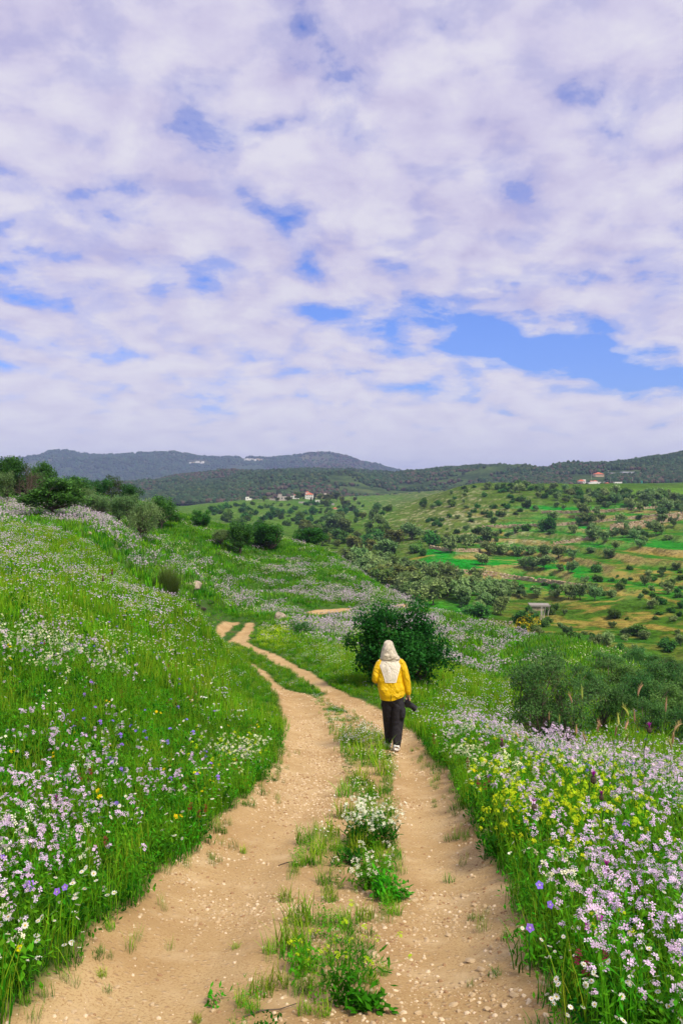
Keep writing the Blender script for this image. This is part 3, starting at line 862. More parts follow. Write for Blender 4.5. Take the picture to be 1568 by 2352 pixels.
lil_near = proto_coll([p_flower(4, 0.07, 0.34, 0.55, 8, 0.024, 0.0125, LILAC, 8), p_flower(3, 0.06, 0.40, 0.62, 9, 0.025, 0.0125, LILAC, 10, 1.6), p_flower(5, 0.09, 0.28, 0.50, 6, 0.021, 0.012, (0.73, 0.51, 0.78), 8),
                       p_flower(3, 0.06, 0.3, 0.5, 5, 0.018, 0.0125, (0.84, 0.70, 0.85), 8)], 'lilac_flower')
cre_near = proto_coll([p_flower(4, 0.08, 0.28, 0.48, 4, 0.045, 0.018, CREAM, 8, 1.2), p_flower(5, 0.09, 0.22, 0.42, 5, 0.04, 0.017, (0.84, 0.84, 0.62), 8, 1.2)], 'cream_flower')
def p_daisy(n, r, h0, h1, s, col=WHITE, cen=(0.75, 0.5, 0.01), pet=9):
    pb = PB(); b, tip, h = stems(pb, n, r, h0, h1, 0.003, 0.5)
    nr = rng.normal(size=(n, 3)) * 0.35 + np.array([0, -0.25, 1.0])
    florets(pb, tip, nr, U(0.8, 1.2, n) * s, jit(col, n, 0.06), pet, 0.5, 0.05, 1, cen)
    m_ = n * 6; f = U(0, 0.7, (n, 6, 1)); ce = (b[:, None] * (1 - f) + tip[:, None] * f).reshape(-1, 3)
    leafs(pb, ce, U(0.02, 0.05, m_), U(0.004, 0.01, m_), jit(G_MID, m_, .3), 0.5)
    return pb
dai_near = proto_coll([p_daisy(5, 0.08, 0.10, 0.28, 0.017), p_daisy(4, 0.08, 0.14, 0.34, 0.018), p_daisy(6, 0.10, 0.08, 0.24, 0.014)], 'daisy')
lim_near = proto_coll([p_flower(4, 0.08, 0.30, 0.52, 12, 0.024, 0.011, LIME, 8, 1.1), p_flower(5, 0.10, 0.24, 0.46, 10, 0.022, 0.011, (0.62, 0.72, 0.02), 8, 1.1)], 'lime_flower')
red_near = proto_coll([p_flower(3, 0.06, 0.18, 0.34, 9, 0.018, 0.012, CRIMSON, 6, 2.0), p_flower(2, 0.05, 0.2, 0.4, 3, 0.02, 0.018, VIOLET, 6, 1.0, 5), p_flower(2, 0.05, 0.2, 0.38, 2, 0.012, 0.016, YELLOW, 6, 1.0, 5)], 'bright_flower')

LAY = {k: [] for k in ('grass', 'herb', 'lilac', 'cream', 'daisy', 'lime', 'bright')}
def put(layer, c, nproto, s0, s1, sink=0.0, tilt=0.15, off=0, zscale=None):
    x, y, z = c[0], c[1], c[2]
    n = len(x)
    s = U(s0, s1, n) * (1 - sstep(11, 18, y) * 0.62 * (1 - sstep(0.3, 2.2, c[5])))
    LAY[layer].append((np.stack([x, y, z - sink], 1), off + rng.integers(0, nproto, n), rots(n, tilt), s))

def strip_w(ss, sd, x, y):
    """plants on the middle strip: broken tufts close by, a closed band further on"""
    band = 1 - sstep(-0.12, 0.06, ss)
    n = fbm(x * 2.4, y * 1.5, 88, 3)
    return band * np.where(y < 11, sstep(0.45, 0.53, n + 0.028 * (y - 5.2)), sstep(0.34 - 0.02 * np.minimum(y - 11, 8), 0.48 - 0.02 * np.minimum(y - 11, 8), n))

def edge(sd, a=0.0, b=0.12):
    return sstep(a, b, sd)

Y1, Y2, Y3 = 13.0, 34.0, 118.0
c = cand(1.6, Y1, 150)
LIL, CRE, WHI, LIM, BIG, SM, STR = zones(c[3], c[4] - 0.3 * F / c[1], c[0], c[1])
e = edge(c[5], -0.02, 0.10); sw_ = strip_w(c[6], c[5], c[0], c[1]) * (c[5] < 0)
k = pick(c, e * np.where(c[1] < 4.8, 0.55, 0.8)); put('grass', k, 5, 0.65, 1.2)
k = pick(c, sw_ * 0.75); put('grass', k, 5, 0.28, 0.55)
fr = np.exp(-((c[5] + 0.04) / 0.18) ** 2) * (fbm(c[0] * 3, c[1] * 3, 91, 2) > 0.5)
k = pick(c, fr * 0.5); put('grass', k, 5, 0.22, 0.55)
k = pick(c, e * 0.42); put('herb', k, 3, 0.6, 1.3)
k = pick(c, sw_ * 0.14); put('herb', k, 3, 0.4, 0.7)
e2 = edge(c[5], 0.04, 0.22)
k = pick(c, e2 * LIL * np.where(c[1] < 4.8, 0.85, 0.42)); put('lilac', k, 4, 0.75, 1.15)
k = pick(c, e2 * CRE * np.where(c[1] < 4.8, 0.5, 0.2)); put('cream', k, 2, 0.75, 1.1)
k = pick(c, edge(c[5], 0.0, 0.1) * WHI * np.where(c[1] < 4.8, 0.34, 0.17)); put('daisy', k, 3, 0.8, 1.2)
k = pick(c, sw_ * 0.10 * (c[1] > 7)); put('daisy', k, 3, 0.5, 0.9)
k = pick(c, e2 * LIM * 0.28); put('lime', k, 2, 0.75, 1.1)
k = pick(c, e2 * 0.012 * (1 + 2 * (BIG > 0.55))); put('bright', k, 3, 0.8, 1.2)

# middle distance: tufts that carry several heads
mid_grass = [p_grass(34, 0.20, 0.12, 0.36, 0.011), p_grass(30, 0.18, 0.10, 0.30, 0.012, G_DARK, G_MID), p_grass(30, 0.20, 0.15, 0.42, 0.010, G_MID, G_LITE), p_grass(26, 0.2, 0.2, 0.45, 0.010, G_MID, G_YEL, .4)]
far_grass = [p_grass(44, 0.55, 0.15, 0.42, 0.034, G_DARK, G_MID), p_grass(40, 0.55, 0.15, 0.40, 0.036, G_MID, G_LITE), p_grass(40, 0.5, 0.12, 0.35, 0.036, G_MID, (0.12, 0.34, 0.04)), p_grass(36, 0.5, 0.15, 0.45, 0.03, (0.08, 0.19, 0.03), (0.22, 0.36, 0.08))]
for p_ in mid_grass + far_grass:
    near_grass.objects.link(bpy.data.objects.new('meadow_tuft_%02d' % len(near_grass.objects), p_.mesh('tuft')))
def extend(coll, stem, pbs):
    for p_ in pbs:
        coll.objects.link(bpy.data.objects.new('%s_%02d' % (stem, len(coll.objects)), p_.mesh(stem)))
extend(lil_near, 'lilac_flower', [p_patch(6, 12, 0.20, 0.28, 0.55, 0.010, 0.015, (0.78, 0.64, 0.80), 4), p_patch(6, 9, 0.2, 0.28, 0.50, 0.010, 0.015, (0.74, 0.57, 0.77), 4),
                                  p_patch(14, 34, 0.60, 0.22, 0.50, 0.030, 0.040, (0.60, 0.49, 0.58), 2), p_patch(14, 20, 0.60, 0.22, 0.45, 0.030, 0.040, (0.52, 0.44, 0.50), 2)])
extend(cre_near, 'cream_flower', [p_patch(8, 9, 0.20, 0.22, 0.45, 0.010, 0.014, (0.70, 0.74, 0.36), 3), p_patch(8, 7, 0.2, 0.2, 0.42, 0.010, 0.014, (0.74, 0.76, 0.48), 3), p_patch(16, 18, 0.6, 0.2, 0.42, 0.03, 0.034, CREAM, 2)])
extend(dai_near, 'daisy', [p_patch(8, 14, 0.20, 0.12, 0.26, 0.010, 0.017, WHITE, 2)])
extend(lim_near, 'lime_flower', [p_patch(8, 14, 0.2, 0.25, 0.45, 0.010, 0.018, LIME, 3), p_patch(14, 30, 0.5, 0.25, 0.5, 0.02, 0.03, LIME, 2)])
c = cand(Y1, Y2, 60)
LIL, CRE, WHI, LIM, BIG, SM, STR = zones(c[3], c[4] - 0.3 * F / c[1], c[0], c[1])
e = edge(c[5], 0.0, 0.16); sw_ = strip_w(c[6], c[5], c[0], c[1]) * (c[5] < 0)
k = pick(c, e * 0.85); put('grass', k, 4, 0.75, 1.25, off=5)
k = pick(c, sw_ * 0.75); put('grass', k, 4, 0.35, 0.7, off=5)
k = pick(c, e * 0.25); put('herb', k, 3, 1.0, 1.8)
k = pick(c, edge(c[5], 0.1, 0.3) * LIL * np.where(c[3] < 600, 0.24, 0.20)); put('lilac', k, 2, 0.75, 1.1, off=4)
k = pick(c, edge(c[5], 0.1, 0.3) * CRE * 0.22); put('cream', k, 2, 0.8, 1.15, off=2)
k = pick(c, edge(c[5], 0.05, 0.2) * WHI * np.where(c[3] < 450, 0.14, 0.30)); put('daisy', k, 1, 0.9, 1.3, off=3)
k = pick(c, sw_ * 0.22); put('daisy', k, 1, 0.7, 1.1, off=3)
k = pick(c, edge(c[5], 0.1, 0.3) * LIM * 0.45); put('lime', k, 1, 0.8, 1.2, off=2)
k = pick(c, e * 0.02); put('bright', k, 3, 0.9, 1.3)
# far side of the slope
c = cand(Y2, Y3, 10, 3.0)
g = lambda *a, **k: blob(c[3], c[4], *a, **k)
sm = fbm(c[0] * 0.55, c[1] * 0.55, 56, 3); st = fbm(c[0] * 0.16 + c[1] * 0.05, c[1] * 0.16, 57, 3)
far_l = 1.0 * g(1080, 1490, 130, 80) + 0.9 * g(1000, 1420, 110, 40) + 0.85 * g(760, 1440, 120, 40) + 0.55 * g(640, 1370, 160, 40) + 0.9 * g(900, 1370, 90, 40) + 0.22 * g(560, 1330, 260, 70) + 0.6 * g(80, 1200, 160, 40) + 0.7 * g(225, 1183, 70, 18) + 0.35 * g(850, 1330, 130, 50) + 0.6 * g(160, 1240, 190, 50)
far_l = np.clip(far_l, 0, 1) * (1 - 0.9 * sstep(1180, 1300, c[3])) *  sstep(0.42, 0.58, sm * 0.55 + st * 0.45)
e = edge(c[5], 0.1, 0.5)
k = pick(c, e * 0.95); put('grass', k, 4, 0.75, 1.3, 0.02, off=9)
k = pick(c, e * far_l * 0.6); put('lilac', k, 2, 0.8, 1.25, 0.0, off=6)
k = pick(c, e * 0.05 * (st > 0.45)); put('cream', k, 1, 0.8, 1.2, off=4)
k = pick(c, e * blob(c[3], c[4], 612, 1464, 42, 20) * 0.9); put('lime', k, 1, 0.7, 1.1, off=3)
TXT = {'grass': ('grass', 'green meadow grass covering both sides of the track', near_grass), 'herb': ('meadow_herbs', 'low leafy green herbs growing between the grass', leafy),
       'lilac': ('lilac_wildflowers', 'pale lilac wildflowers spread over the slopes', lil_near), 'cream': ('cream_wildflowers', 'cream four-petalled wildflowers among the grass', cre_near),
       'daisy': ('white_daisies', 'small white daisies along the track', dai_near), 'lime': ('lime_wildflowers', 'lime yellow wildflowers beside the track', lim_near),
       'bright': ('mixed_wildflowers', 'scattered crimson, violet and yellow wildflowers', red_near)}
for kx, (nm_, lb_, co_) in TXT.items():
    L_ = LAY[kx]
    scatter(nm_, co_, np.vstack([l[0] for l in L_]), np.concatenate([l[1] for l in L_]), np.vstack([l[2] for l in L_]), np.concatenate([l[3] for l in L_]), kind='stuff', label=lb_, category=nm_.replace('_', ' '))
    print(kx, sum(len(l[0]) for l in L_))
# ------------------------------------------------------------------ trees and shrubs
M_BARK = simple_mat('bark', (0.11, 0.085, 0.065), 0.95, 0.35, 14.0, 0.6, 40.0, 0.1)

def tube(pb, P, rad, sides=5, col=(0.1, 0.08, 0.06), m=0, cap=True):
    P = np.asarray(P, float); n = len(P)
    tg = np.gradient(P, axis=0); tg = unit(tg)
    ref = np.array([0.0, 0.0, 1.0]) if abs(tg[0][2]) < 0.9 else np.array([1.0, 0, 0])
    V = []
    for i in range(n):
        u = np.cross(tg[i], ref); u /= np.linalg.norm(u) + 1e-9
        v = np.cross(tg[i], u)
        a = np.arange(sides) / sides * 2 * math.pi
        V.append(P[i] + rad[i] * (np.cos(a)[:, None] * u + np.sin(a)[:, None] * v))
    Fq = []
    for i in range(n - 1):
        for s in range(sides):
            Fq.append((i * sides + s, i * sides + (s + 1) % sides, (i + 1) * sides + (s + 1) % sides, (i + 1) * sides + s))
    pb.add(np.vstack(V), Fq, col, m)

def limb(pb, a, b, r0, r1, bend=0.15, k=5, sides=5, col=(0.1, 0.08, 0.06)):
    a, b = np.asarray(a, float), np.asarray(b, float)
    L = np.linalg.norm(b - a)
    t_ = np.linspace(0, 1, k)[:, None]
    off = rng.normal(size=3) * L * bend
    P = a + (b - a) * t_ + off * np.sin(t_ * math.pi) + rng.normal(size=(k, 3)) * L * 0.025 * np.sin(t_ * math.pi)
    tube(pb, P, np.linspace(r0, r1, k), sides, col)
    return P

def make_tree(H, Rc, th, ncl, nl, L, w, c1, c2, tr=0.1, fill=0.55, clr=0.36, stems_n=1, flat=1.0, twig=0, squash=0.85, bark=(0.10, 0.08, 0.065), up=0.2, low=0.0):
    """trunk and crown: limbs carry clumps of leaf faces, with open gaps between the clumps"""
    tp, cp_ = PB(), PB()
    ch = (H - th) / 2
    cen = np.array([0, 0, th + ch * 0.95])
    C = unit(rng.normal(size=(ncl * 4, 3))) * (U(0, 1, (ncl * 4, 1)) ** (1 / (1 + fill * 2)))
    keep = [C[0]]
    for q in C[1:]:
        if len(keep) >= ncl:
            break
        if min(np.linalg.norm(q - k_) for k_ in keep) > clr * 0.62:
            keep.append(q)
    C = np.array(keep)
    C = C * np.array([Rc, Rc, ch * flat]) * (1 - clr * 0.45) * U(0.78, 1.2, (len(C), 1)) + cen
    C[:, 2] = np.maximum(C[:, 2], th * 0.5 + low)
    if stems_n == 1:
        top = np.array([U(-.1, .1) * Rc, U(-.1, .1) * Rc, th * 1.05])
        limb(tp, (0, 0, -0.15), top, tr * 1.25, tr * 0.75, 0.06, 5, 7, bark)
        roots = [top]
    else:
        roots = []
        for s in range(stems_n):
            a_ = s / stems_n * 6.28 + U(-.4, .4)
            top = np.array([math.cos(a_) * Rc * 0.35, math.sin(a_) * Rc * 0.35, th * U(0.8, 1.3)])
            limb(tp, (math.cos(a_) * tr, math.sin(a_) * tr, -0.12), top, tr * 0.8, tr * 0.5, 0.10, 5, 6, bark)
            roots.append(top)
    for q in C:
        r_ = min(roots, key=lambda z_: np.linalg.norm(z_ - q) + rng.random() * 0.2 * Rc)
        P = limb(tp, r_, q, tr * 0.45, tr * 0.10, 0.13, 5, 4, bark)
        for s in range(twig):
            e_ = q + unit(rng.normal(size=3)) * Rc * clr * U(0.7, 1.25)
            limb(tp, P[rng.integers(2, 5)], e_, tr * 0.11, tr * 0.03, 0.12, 4, 3, bark)
    n = len(C) * nl
    rcl = Rc * clr * U(0.65, 1.2, (len(C), 1, 1))
    o = unit(rng.normal(size=(len(C), nl, 3))) * (U(0, 1, (len(C), nl, 1)) ** 0.45) * rcl
    o[:, :, 2] *= squash
    o += rng.normal(size=(len(C), nl, 3)) * 0.06 * Rc * clr
    mixc = U(0, 1, (len(C), 1, 1)) * 0.6 + U(0, 1, (len(C), nl, 1)) * 0.4
    colr = (np.asarray(c1) * (1 - mixc) + np.asarray(c2) * mixc).reshape(-1, 3) * (1 + U(-.3, .3, (n, 1)))
    pos = (C[:, None] + o).reshape(-1, 3)
    pos[:, 2] = np.maximum(pos[:, 2], 0.02)
    leafs(cp_, pos, U(0.7, 1.3, n) * L, U(0.7, 1.3, n) * w, colr, up)
    return tp, cp_

def tree_meshes(name, **k):
    tp, cp_ = make_tree(**k)
    return tp.mesh(name + '_trunk', [M_BARK, M_BARK], True), cp_.mesh(name + '_crown', [M_PLANT, M_PLANT])

def thing(name, label, cat, loc=(0, 0, 0), rz=0.0, group=None, scale=None):
    o = OBJ(name, None, None, loc, (0, 0, rz), scale, label=label, category=cat)
    o.empty_display_size = 0.2
    if group:
        o['group'] = group
    return o

def plant_tree(name, label, meshes, loc, rz=0.0, scale=1.0, group=None, cat='tree', trunk='trunk', crown='crown'):
    o = thing(name, label, cat, loc, rz, group, scale)
    OBJ(trunk, meshes[0], o); OBJ(crown, meshes[1], o)
    return o

OAK1, OAK2 = (0.016, 0.11, 0.016), (0.05, 0.21, 0.03)
OLV1, OLV2 = (0.10, 0.20, 0.06), (0.21, 0.32, 0.12)
MID1, MID2 = (0.04, 0.15, 0.02), (0.09, 0.23, 0.035)
# the bush right behind the walker
rng = np.random.default_rng(23)
def on(sheet, px, py, dmin=2.0):
    return sheet.hit(px, py, dmin)
p = np.array([unp(905, 1560, 22.0)[0], 22.0, 0]); p[2] = float(A.z(p[0], p[1]))
top_z = -(1392 - HZ) / F * 22.0
bh = top_z - p[2]
bm = tree_meshes('dark_bush', H=bh, Rc=1.62, th=0.12, ncl=92, nl=270, L=0.09, w=0.06, c1=OAK1, c2=OAK2, tr=0.035, fill=0.6, clr=0.23, stems_n=3, twig=0, flat=1.2, low=0.12)
plant_tree('evergreen_bush', 'large dense dark green bush behind the walking person', bm, p, 0.4, cat='bush', trunk='stems', crown='foliage')
# twiggy shrub on the valley side of the verge
rng = np.random.default_rng(29)
p = np.array([unp(1262, 1600, 17.0)[0], 17.0, 0]); p[2] = float(A.z(p[0], p[1]))
th_ = -(1462 - HZ) / F * 17.0 - p[2]
tm = tree_meshes('twiggy', H=th_, Rc=1.12, th=0.5, ncl=60, nl=170, L=0.06, w=0.034, c1=(0.05, 0.15, 0.035), c2=(0.13, 0.26, 0.07), tr=0.035, fill=0.8, clr=0.26, stems_n=4, twig=6, bark=(0.16, 0.14, 0.12))
plant_tree('twiggy_shrub', 'thin-leaved shrub with bare grey twigs beyond the verge', tm, p, 1.2, cat='shrub', trunk='stems', crown='foliage')

olive_m = [tree_meshes('olive', H=3.6, Rc=1.9, th=0.9, ncl=30, nl=260, L=0.17, w=0.07, c1=OLV1, c2=OLV2, tr=0.12, fill=0.5, clr=0.36, stems_n=2, twig=2) for _ in range(3)]
oak_m = [tree_meshes('oak', H=4.0, Rc=1.9, th=0.8, ncl=34, nl=280, L=0.16, w=0.11, c1=(0.035, 0.145, 0.024), c2=(0.09, 0.24, 0.045), tr=0.11, fill=0.45, clr=0.33, stems_n=1, twig=1) for _ in range(3)]
round_m = [tree_meshes('round', H=3.0, Rc=1.9, th=0.15, ncl=44, nl=260, L=0.15, w=0.105, c1=(0.025, 0.145, 0.02), c2=(0.07, 0.24, 0.035), tr=0.12, fill=0.35, clr=0.30, stems_n=2, twig=0) for _ in range(2)]
poplar_m = tree_meshes('poplar', H=4.6, Rc=1.1, th=0.6, ncl=20, nl=110, L=0.16, w=0.08, c1=(0.05, 0.12, 0.025), c2=(0.10, 0.18, 0.04), tr=0.09, fill=0.6, clr=0.34, twig=1)
bare_m = tree_meshes('bare', H=3.2, Rc=2.2, th=0.5, ncl=40, nl=26, L=0.10, w=0.04, c1=(0.10, 0.09, 0.06), c2=(0.15, 0.12, 0.09), tr=0.10, fill=0.7, clr=0.28, stems_n=3, twig=9, bark=(0.19, 0.16, 0.145))
SLOPE = [  # name, label, mesh, centre column, base row, crown width, top row
    ('oak_tree', 'broad dark tree with several low limbs on the flowery slope', oak_m[0], 124, 1194, 128, 1092, 44),
    ('oak_tree', 'tall dark tree at the picture edge on the slope crest', oak_m[1], 18, 1150, 74, 1043, 58),
    ('oak_tree', 'dark round-topped tree rising behind the greyish leafless shrub', oak_m[2], 104, 1155, 56, 1054, 66),
    ('leafless_shrub', 'greyish leafless shrub between two dark trees', bare_m, 66, 1140, 74, 1062, 58),
    ('olive_tree', 'pale-leaved tree cut by the picture edge on the slope', olive_m[0], 4, 1152, 52, 1078, 50),
    ('oak_tree', 'mid-green tree just behind the broad dark tree', oak_m[1], 168, 1160, 66, 1090, 70),
    ('olive_tree', 'grey-green olive peeping over the crest beside the dark trees', olive_m[1], 196, 1168, 60, 1112, 66),
    ('olive_tree', 'spreading grey-green olive standing right of the broad dark tree', olive_m[2], 218, 1180, 70, 1133, 58),
    ('oak_tree', 'dark tree on the skyline left of the slender tree', oak_m[2], 230, 1140, 44, 1096, 90),
    ('slender_tree', 'slender pale green tree on the skyline', poplar_m, 268, 1140, 40, 1089, 92),
    ('oak_tree', 'dark round tree right of the slender tree', oak_m[0], 300, 1158, 48, 1108, 84),
    ('olive_tree', 'olive tree with bare lower trunk in the middle of the slope row', olive_m[0], 285, 1195, 60, 1130, 64),
    ('olive_tree', 'olive tree leaning over the grass in front of the row', olive_m[1], 328, 1210, 68, 1140, 58),
    ('oak_tree', 'bright green tree closing the row of slope trees', oak_m[1], 372, 1200, 62, 1134, 72),
    ('round_bush', 'low round bush ending the slope tree row', round_m[0], 402, 1202, 36, 1170, 76),
    ('round_bush', 'small dark bush on the crest right of the tree row', round_m[1], 462, 1210, 40, 1168, 82),
    ('olive_tree', 'thin grey-green tree on the slope beside a darker one', olive_m[2], 507, 1266, 48, 1213, 72),
    ('oak_tree', 'dark tree with visible stems in the clump above the track bend', oak_m[0], 553, 1270, 62, 1193, 72),
    ('round_bush', 'big dome-shaped dark green bush on the slope crest', round_m[0], 611, 1262, 84, 1192, 80),
    ('oak_tree', 'dark tree filling the crest behind the broad dark tree', oak_m[2], 60, 1160, 84, 1080, 62),
    ('oak_tree', 'dense green tree between the broad tree and the olives', oak_m[0], 190, 1175, 76, 1108, 74),
    ('olive_tree', 'wide grey-green olive at the middle of the crest row', olive_m[0], 250, 1188, 66, 1140, 72),
    ('round_bush', 'leafy bush under the skyline trees of the row', round_m[0], 340, 1195, 60, 1150, 82),
    ('round_bush', 'dark dome-shaped bush at the end of the crest', round_m[1], 710, 1270, 72, 1210, 90)]
for i, (nm_, lb_, ms_, cx, pyb, wpx, pyt, dd_) in enumerate(SLOPE):
    x = (cx - CX) / F * dd_; z = float(A.z(x, dd_))
    zt = -(pyt - HZ) / F * dd_
    zb = max(z, -(pyb + 10 - HZ) / F * dd_) if False else z
    me_t, me_c = ms_
    co = np.array([v.co for v in me_c.vertices])
    hh = co[:, 2].max(); ww = np.percentile(np.abs(co[:, :2]), 97) * 2
    sc_ = ((wpx * dd_ / F) / ww, (wpx * dd_ / F) / ww, (zt - zb) / hh)
    o = plant_tree(nm_, lb_, ms_, (x, dd_, zb), i * 1.7, sc_, 'trees and bushes along the slope crest', 'tree' if 'bush' not in nm_ and 'shrub' not in nm_ else 'bush')

# broom-like shrub and grey cushion shrubs
def brush(n, r, h, c0, c1, w=0.02, lean=0.9):
    pb = PB()
    b = disc(n, r * 0.6)
    q = np.hypot(b[:, 0], b[:, 1]) / (r * 0.6)
    az = np.arctan2(b[:, 1], b[:, 0]) + rng.normal(size=n) * 0.6
    blades(pb, b, U(0.45, 1.08, n) * h * (1 - 0.45 * q ** 2), U(0.7, 1.3, n) * w, az, q * lean * U(0.5, 1.1, n) + U(0, 0.2, n), jit(c0, n), jit(c1, n, .4))
    return pb
bq = brush(3400, 0.95, 1.5, (0.06, 0.08, 0.02), (0.17, 0.25, 0.05), 0.014, 0.8)
p = on(A, 383, 1372, 20); sc_ = (76 * p[1] / F) / 2.0
OBJ('broom_shrub', bq.mesh('broom'), None, p, (0, 0, 0.3), (sc_, sc_, (1375 - 1290) * p[1] / F / 1.45), label='tall olive-brown broom shrub beside the large boulder', category='shrub')
cush = [brush(500, 0.6, 0.42, (0.07, 0.055, 0.05), c1_, 0.022, 1.0).mesh('cushion') for c1_ in ((0.17, 0.13, 0.12), (0.15, 0.13, 0.10), (0.20, 0.155, 0.14))]
gcush = [brush(600, 0.6, 0.5, (0.05, 0.06, 0.02), (0.09, 0.14, 0.04), 0.02, 0.9).mesh('green_cushion') for _ in range(2)]
CU = [(320, 1252, 26), (350, 1265, 20), (355, 1281, 24), (395, 1277, 16), (330, 1272, 14), (415, 1282, 18), (390, 1296, 18), (450, 1284, 18), (480, 1387, 30), (505, 1379, 26), (452, 1392, 24), (466, 1402, 22), (432, 1384, 24),
      (625, 1390, 18), (656, 1390, 18), (710, 1388, 20), (760, 1362, 20), (590, 1346, 22), (640, 1356, 20), (705, 1358, 16), (540, 1322, 18), (560, 1372, 18), (600, 1380, 16), (680, 1372, 16), (735, 1340, 16), (690, 1325, 15),
      (620, 1330, 15), (790, 1356, 18), (830, 1372, 18), (500, 1310, 15), (780, 1330, 14), (660, 1290, 14), (118, 1222, 24), (205, 1228, 20), (246, 1214, 16), (870, 1395, 16), (1005, 1462, 22), (1060, 1470, 18), (1032, 1445, 16), (890, 1455, 16)]
for i, (a_, b_, w_) in enumerate(CU):
    p = on(A, a_, b_, 24); s_ = w_ * p[1] / F / 1.15 * U(1.0, 1.35)
    OBJ('cushion_shrub', cush[i % 3], None, p, (0, 0, U(0, 6)), (s_, s_, s_ * U(0.9, 1.2)), label='grey-brown cushion shrub dotted over the grassy slope', category='shrub', group='grey cushion shrubs on the slope')
for a_, b_, w_ in ((500, 1279, 28), (472, 1284, 26), (520, 1392, 30), (560, 1408, 26), (495, 1520, 40), (690, 1470, 36), (1210, 1560, 44)):
    p = on(A, a_, b_, 15); s_ = w_ * p[1] / F / 1.1
    OBJ('green_shrub', gcush[i % 2], None, p, (0, 0, U(0, 6)), s_, label='low olive-green shrub growing on the near slope', category='shrub', group='low green shrubs on the slope')
# small dark shrub and grasses by the second bend
p = on(A, 690, 1462, 20)
sm_ = tree_meshes('small_shrub', H=0.9, Rc=0.75, th=0.1, ncl=16, nl=120, L=0.07, w=0.04, c1=MID1, c2=MID2, tr=0.04, fill=0.4, clr=0.35, stems_n=2)
plant_tree('small_shrub', 'small leafy dark shrub between bush and track bend', sm_, p, 0, 1.0, None, 'shrub', 'stems', 'foliage')

# olives below the verge, near the valley
low_m = [tree_meshes('low_olive', H=3.6, Rc=1.9, th=0.5, ncl=30, nl=170, L=0.17, w=0.075, c1=(0.045, 0.15, 0.03), c2=(0.13, 0.28, 0.07), tr=0.10, fill=0.55, clr=0.31, stems_n=2, twig=2) for _ in range(3)]
lowers = [(1400, 22, 1560, 150), (1468, 24, 1535, 150), (1540, 23, 1560, 150), (1425, 29, 1512, 140), (1500, 30, 1512, 150), (1575, 30, 1520, 150), (1392, 33, 1500, 110), (1460, 36, 1496, 110), (1535, 35, 1505, 120), (1500, 20.5, 1600, 130), (1575, 20, 1610, 130), (1350, 27, 1530, 110), (1600, 26, 1545, 150), (1430, 26, 1560, 110)]
for i, (cx, dd_, pyt, wpx) in enumerate(lowers):
    x = (cx - CX) / F * dd_; z = float(A.z(x, dd_)); zt = -(pyt - HZ) / F * dd_
    s_ = wpx * dd_ / F / 4.4
    hz_ = np.clip((zt - z) / 3.6, s_ * 0.6, s_ * 1.6)
    plant_tree('olive_tree', 'grey-green olive tree on the slope behind the barley', low_m[i % 3], (x, dd_, z - 0.05), i * 2.1, (s_, s_, hz_), 'olive trees behind the barley')

# ------------------------------------------------------------------ valley trees
rng = np.random.default_rng(31)
def far_tree(H, Rc, th, ncl, nl, L, c1, c2, tr=0.11, **k):
    tp, cp_ = make_tree(H, Rc, th, ncl, nl, L, L * 0.75, c1, c2, tr, 0.45, 0.40, **k)
    return tp.mesh('ft', [M_BARK, M_BARK], True), cp_.mesh('fc', [M_FAR, M_FAR])
fo = [far_tree(3.6, 2.1, 0.9, 16, 90, 0.46, (0.12, 0.23, 0.06), (0.26, 0.37, 0.14)) for _ in range(4)]
fb = [far_tree(2.6, 1.9, 0.1, 16, 90, 0.46, (0.045, 0.15, 0.025), (0.12, 0.25, 0.05)) for _ in range(4)]
fy = [far_tree(4.2, 2.1, 0.6, 16, 90, 0.46, (0.08, 0.15, 0.035), (0.20, 0.24, 0.065)) for _ in range(3)]
def merge(ms):
    """trunk and crown in one mesh, for copies too small to show them"""
    bm_ = bmesh.new()
    bm_.from_mesh(ms[0]); k = len(bm_.faces)
    bm_.from_mesh(ms[1]); bm_.faces.ensure_lookup_table()
    for f_ in bm_.faces[k:]:
        f_.material_index = 1
    me = bpy.data.meshes.new('small_tree'); bm_.to_mesh(me); bm_.free()
    me.materials.append(M_BARK); me.materials.append(M_FAR)
    return me
fo1, fb1, fy1 = [merge(m_) for m_ in fo], [merge(m_) for m_ in fb], [merge(m_) for m_ in fy]
TAKEN = []
def spot(px, py, sheet=None, dmin=60):
    return (sheet or B).hit(px, py, dmin)
def add_far(kind, p, s, label, group, name, parts=False, cat='tree'):
    i = rng.integers(0, len(fo))
    src = {'o': (fo, fo1), 'b': (fb, fb1), 'y': (fy, fy1)}[kind]
    i = i % len(src[0])
    s = s * U(0.7, 1.25); sc_ = (s * U(.8, 1.2), s * U(.8, 1.2), s * U(.75, 1.25))
    p = np.array(p); p[2] -= 0.15
    if parts:
        plant_tree(name, label, src[0][i], p, U(0, 6.28), sc_, group, cat)
    else:
        OBJ(name, src[1][i], None, p, (0, 0, U(0, 6.28)), sc_, label=label, category=cat, group=group)
    TAKEN.append(p[:2])
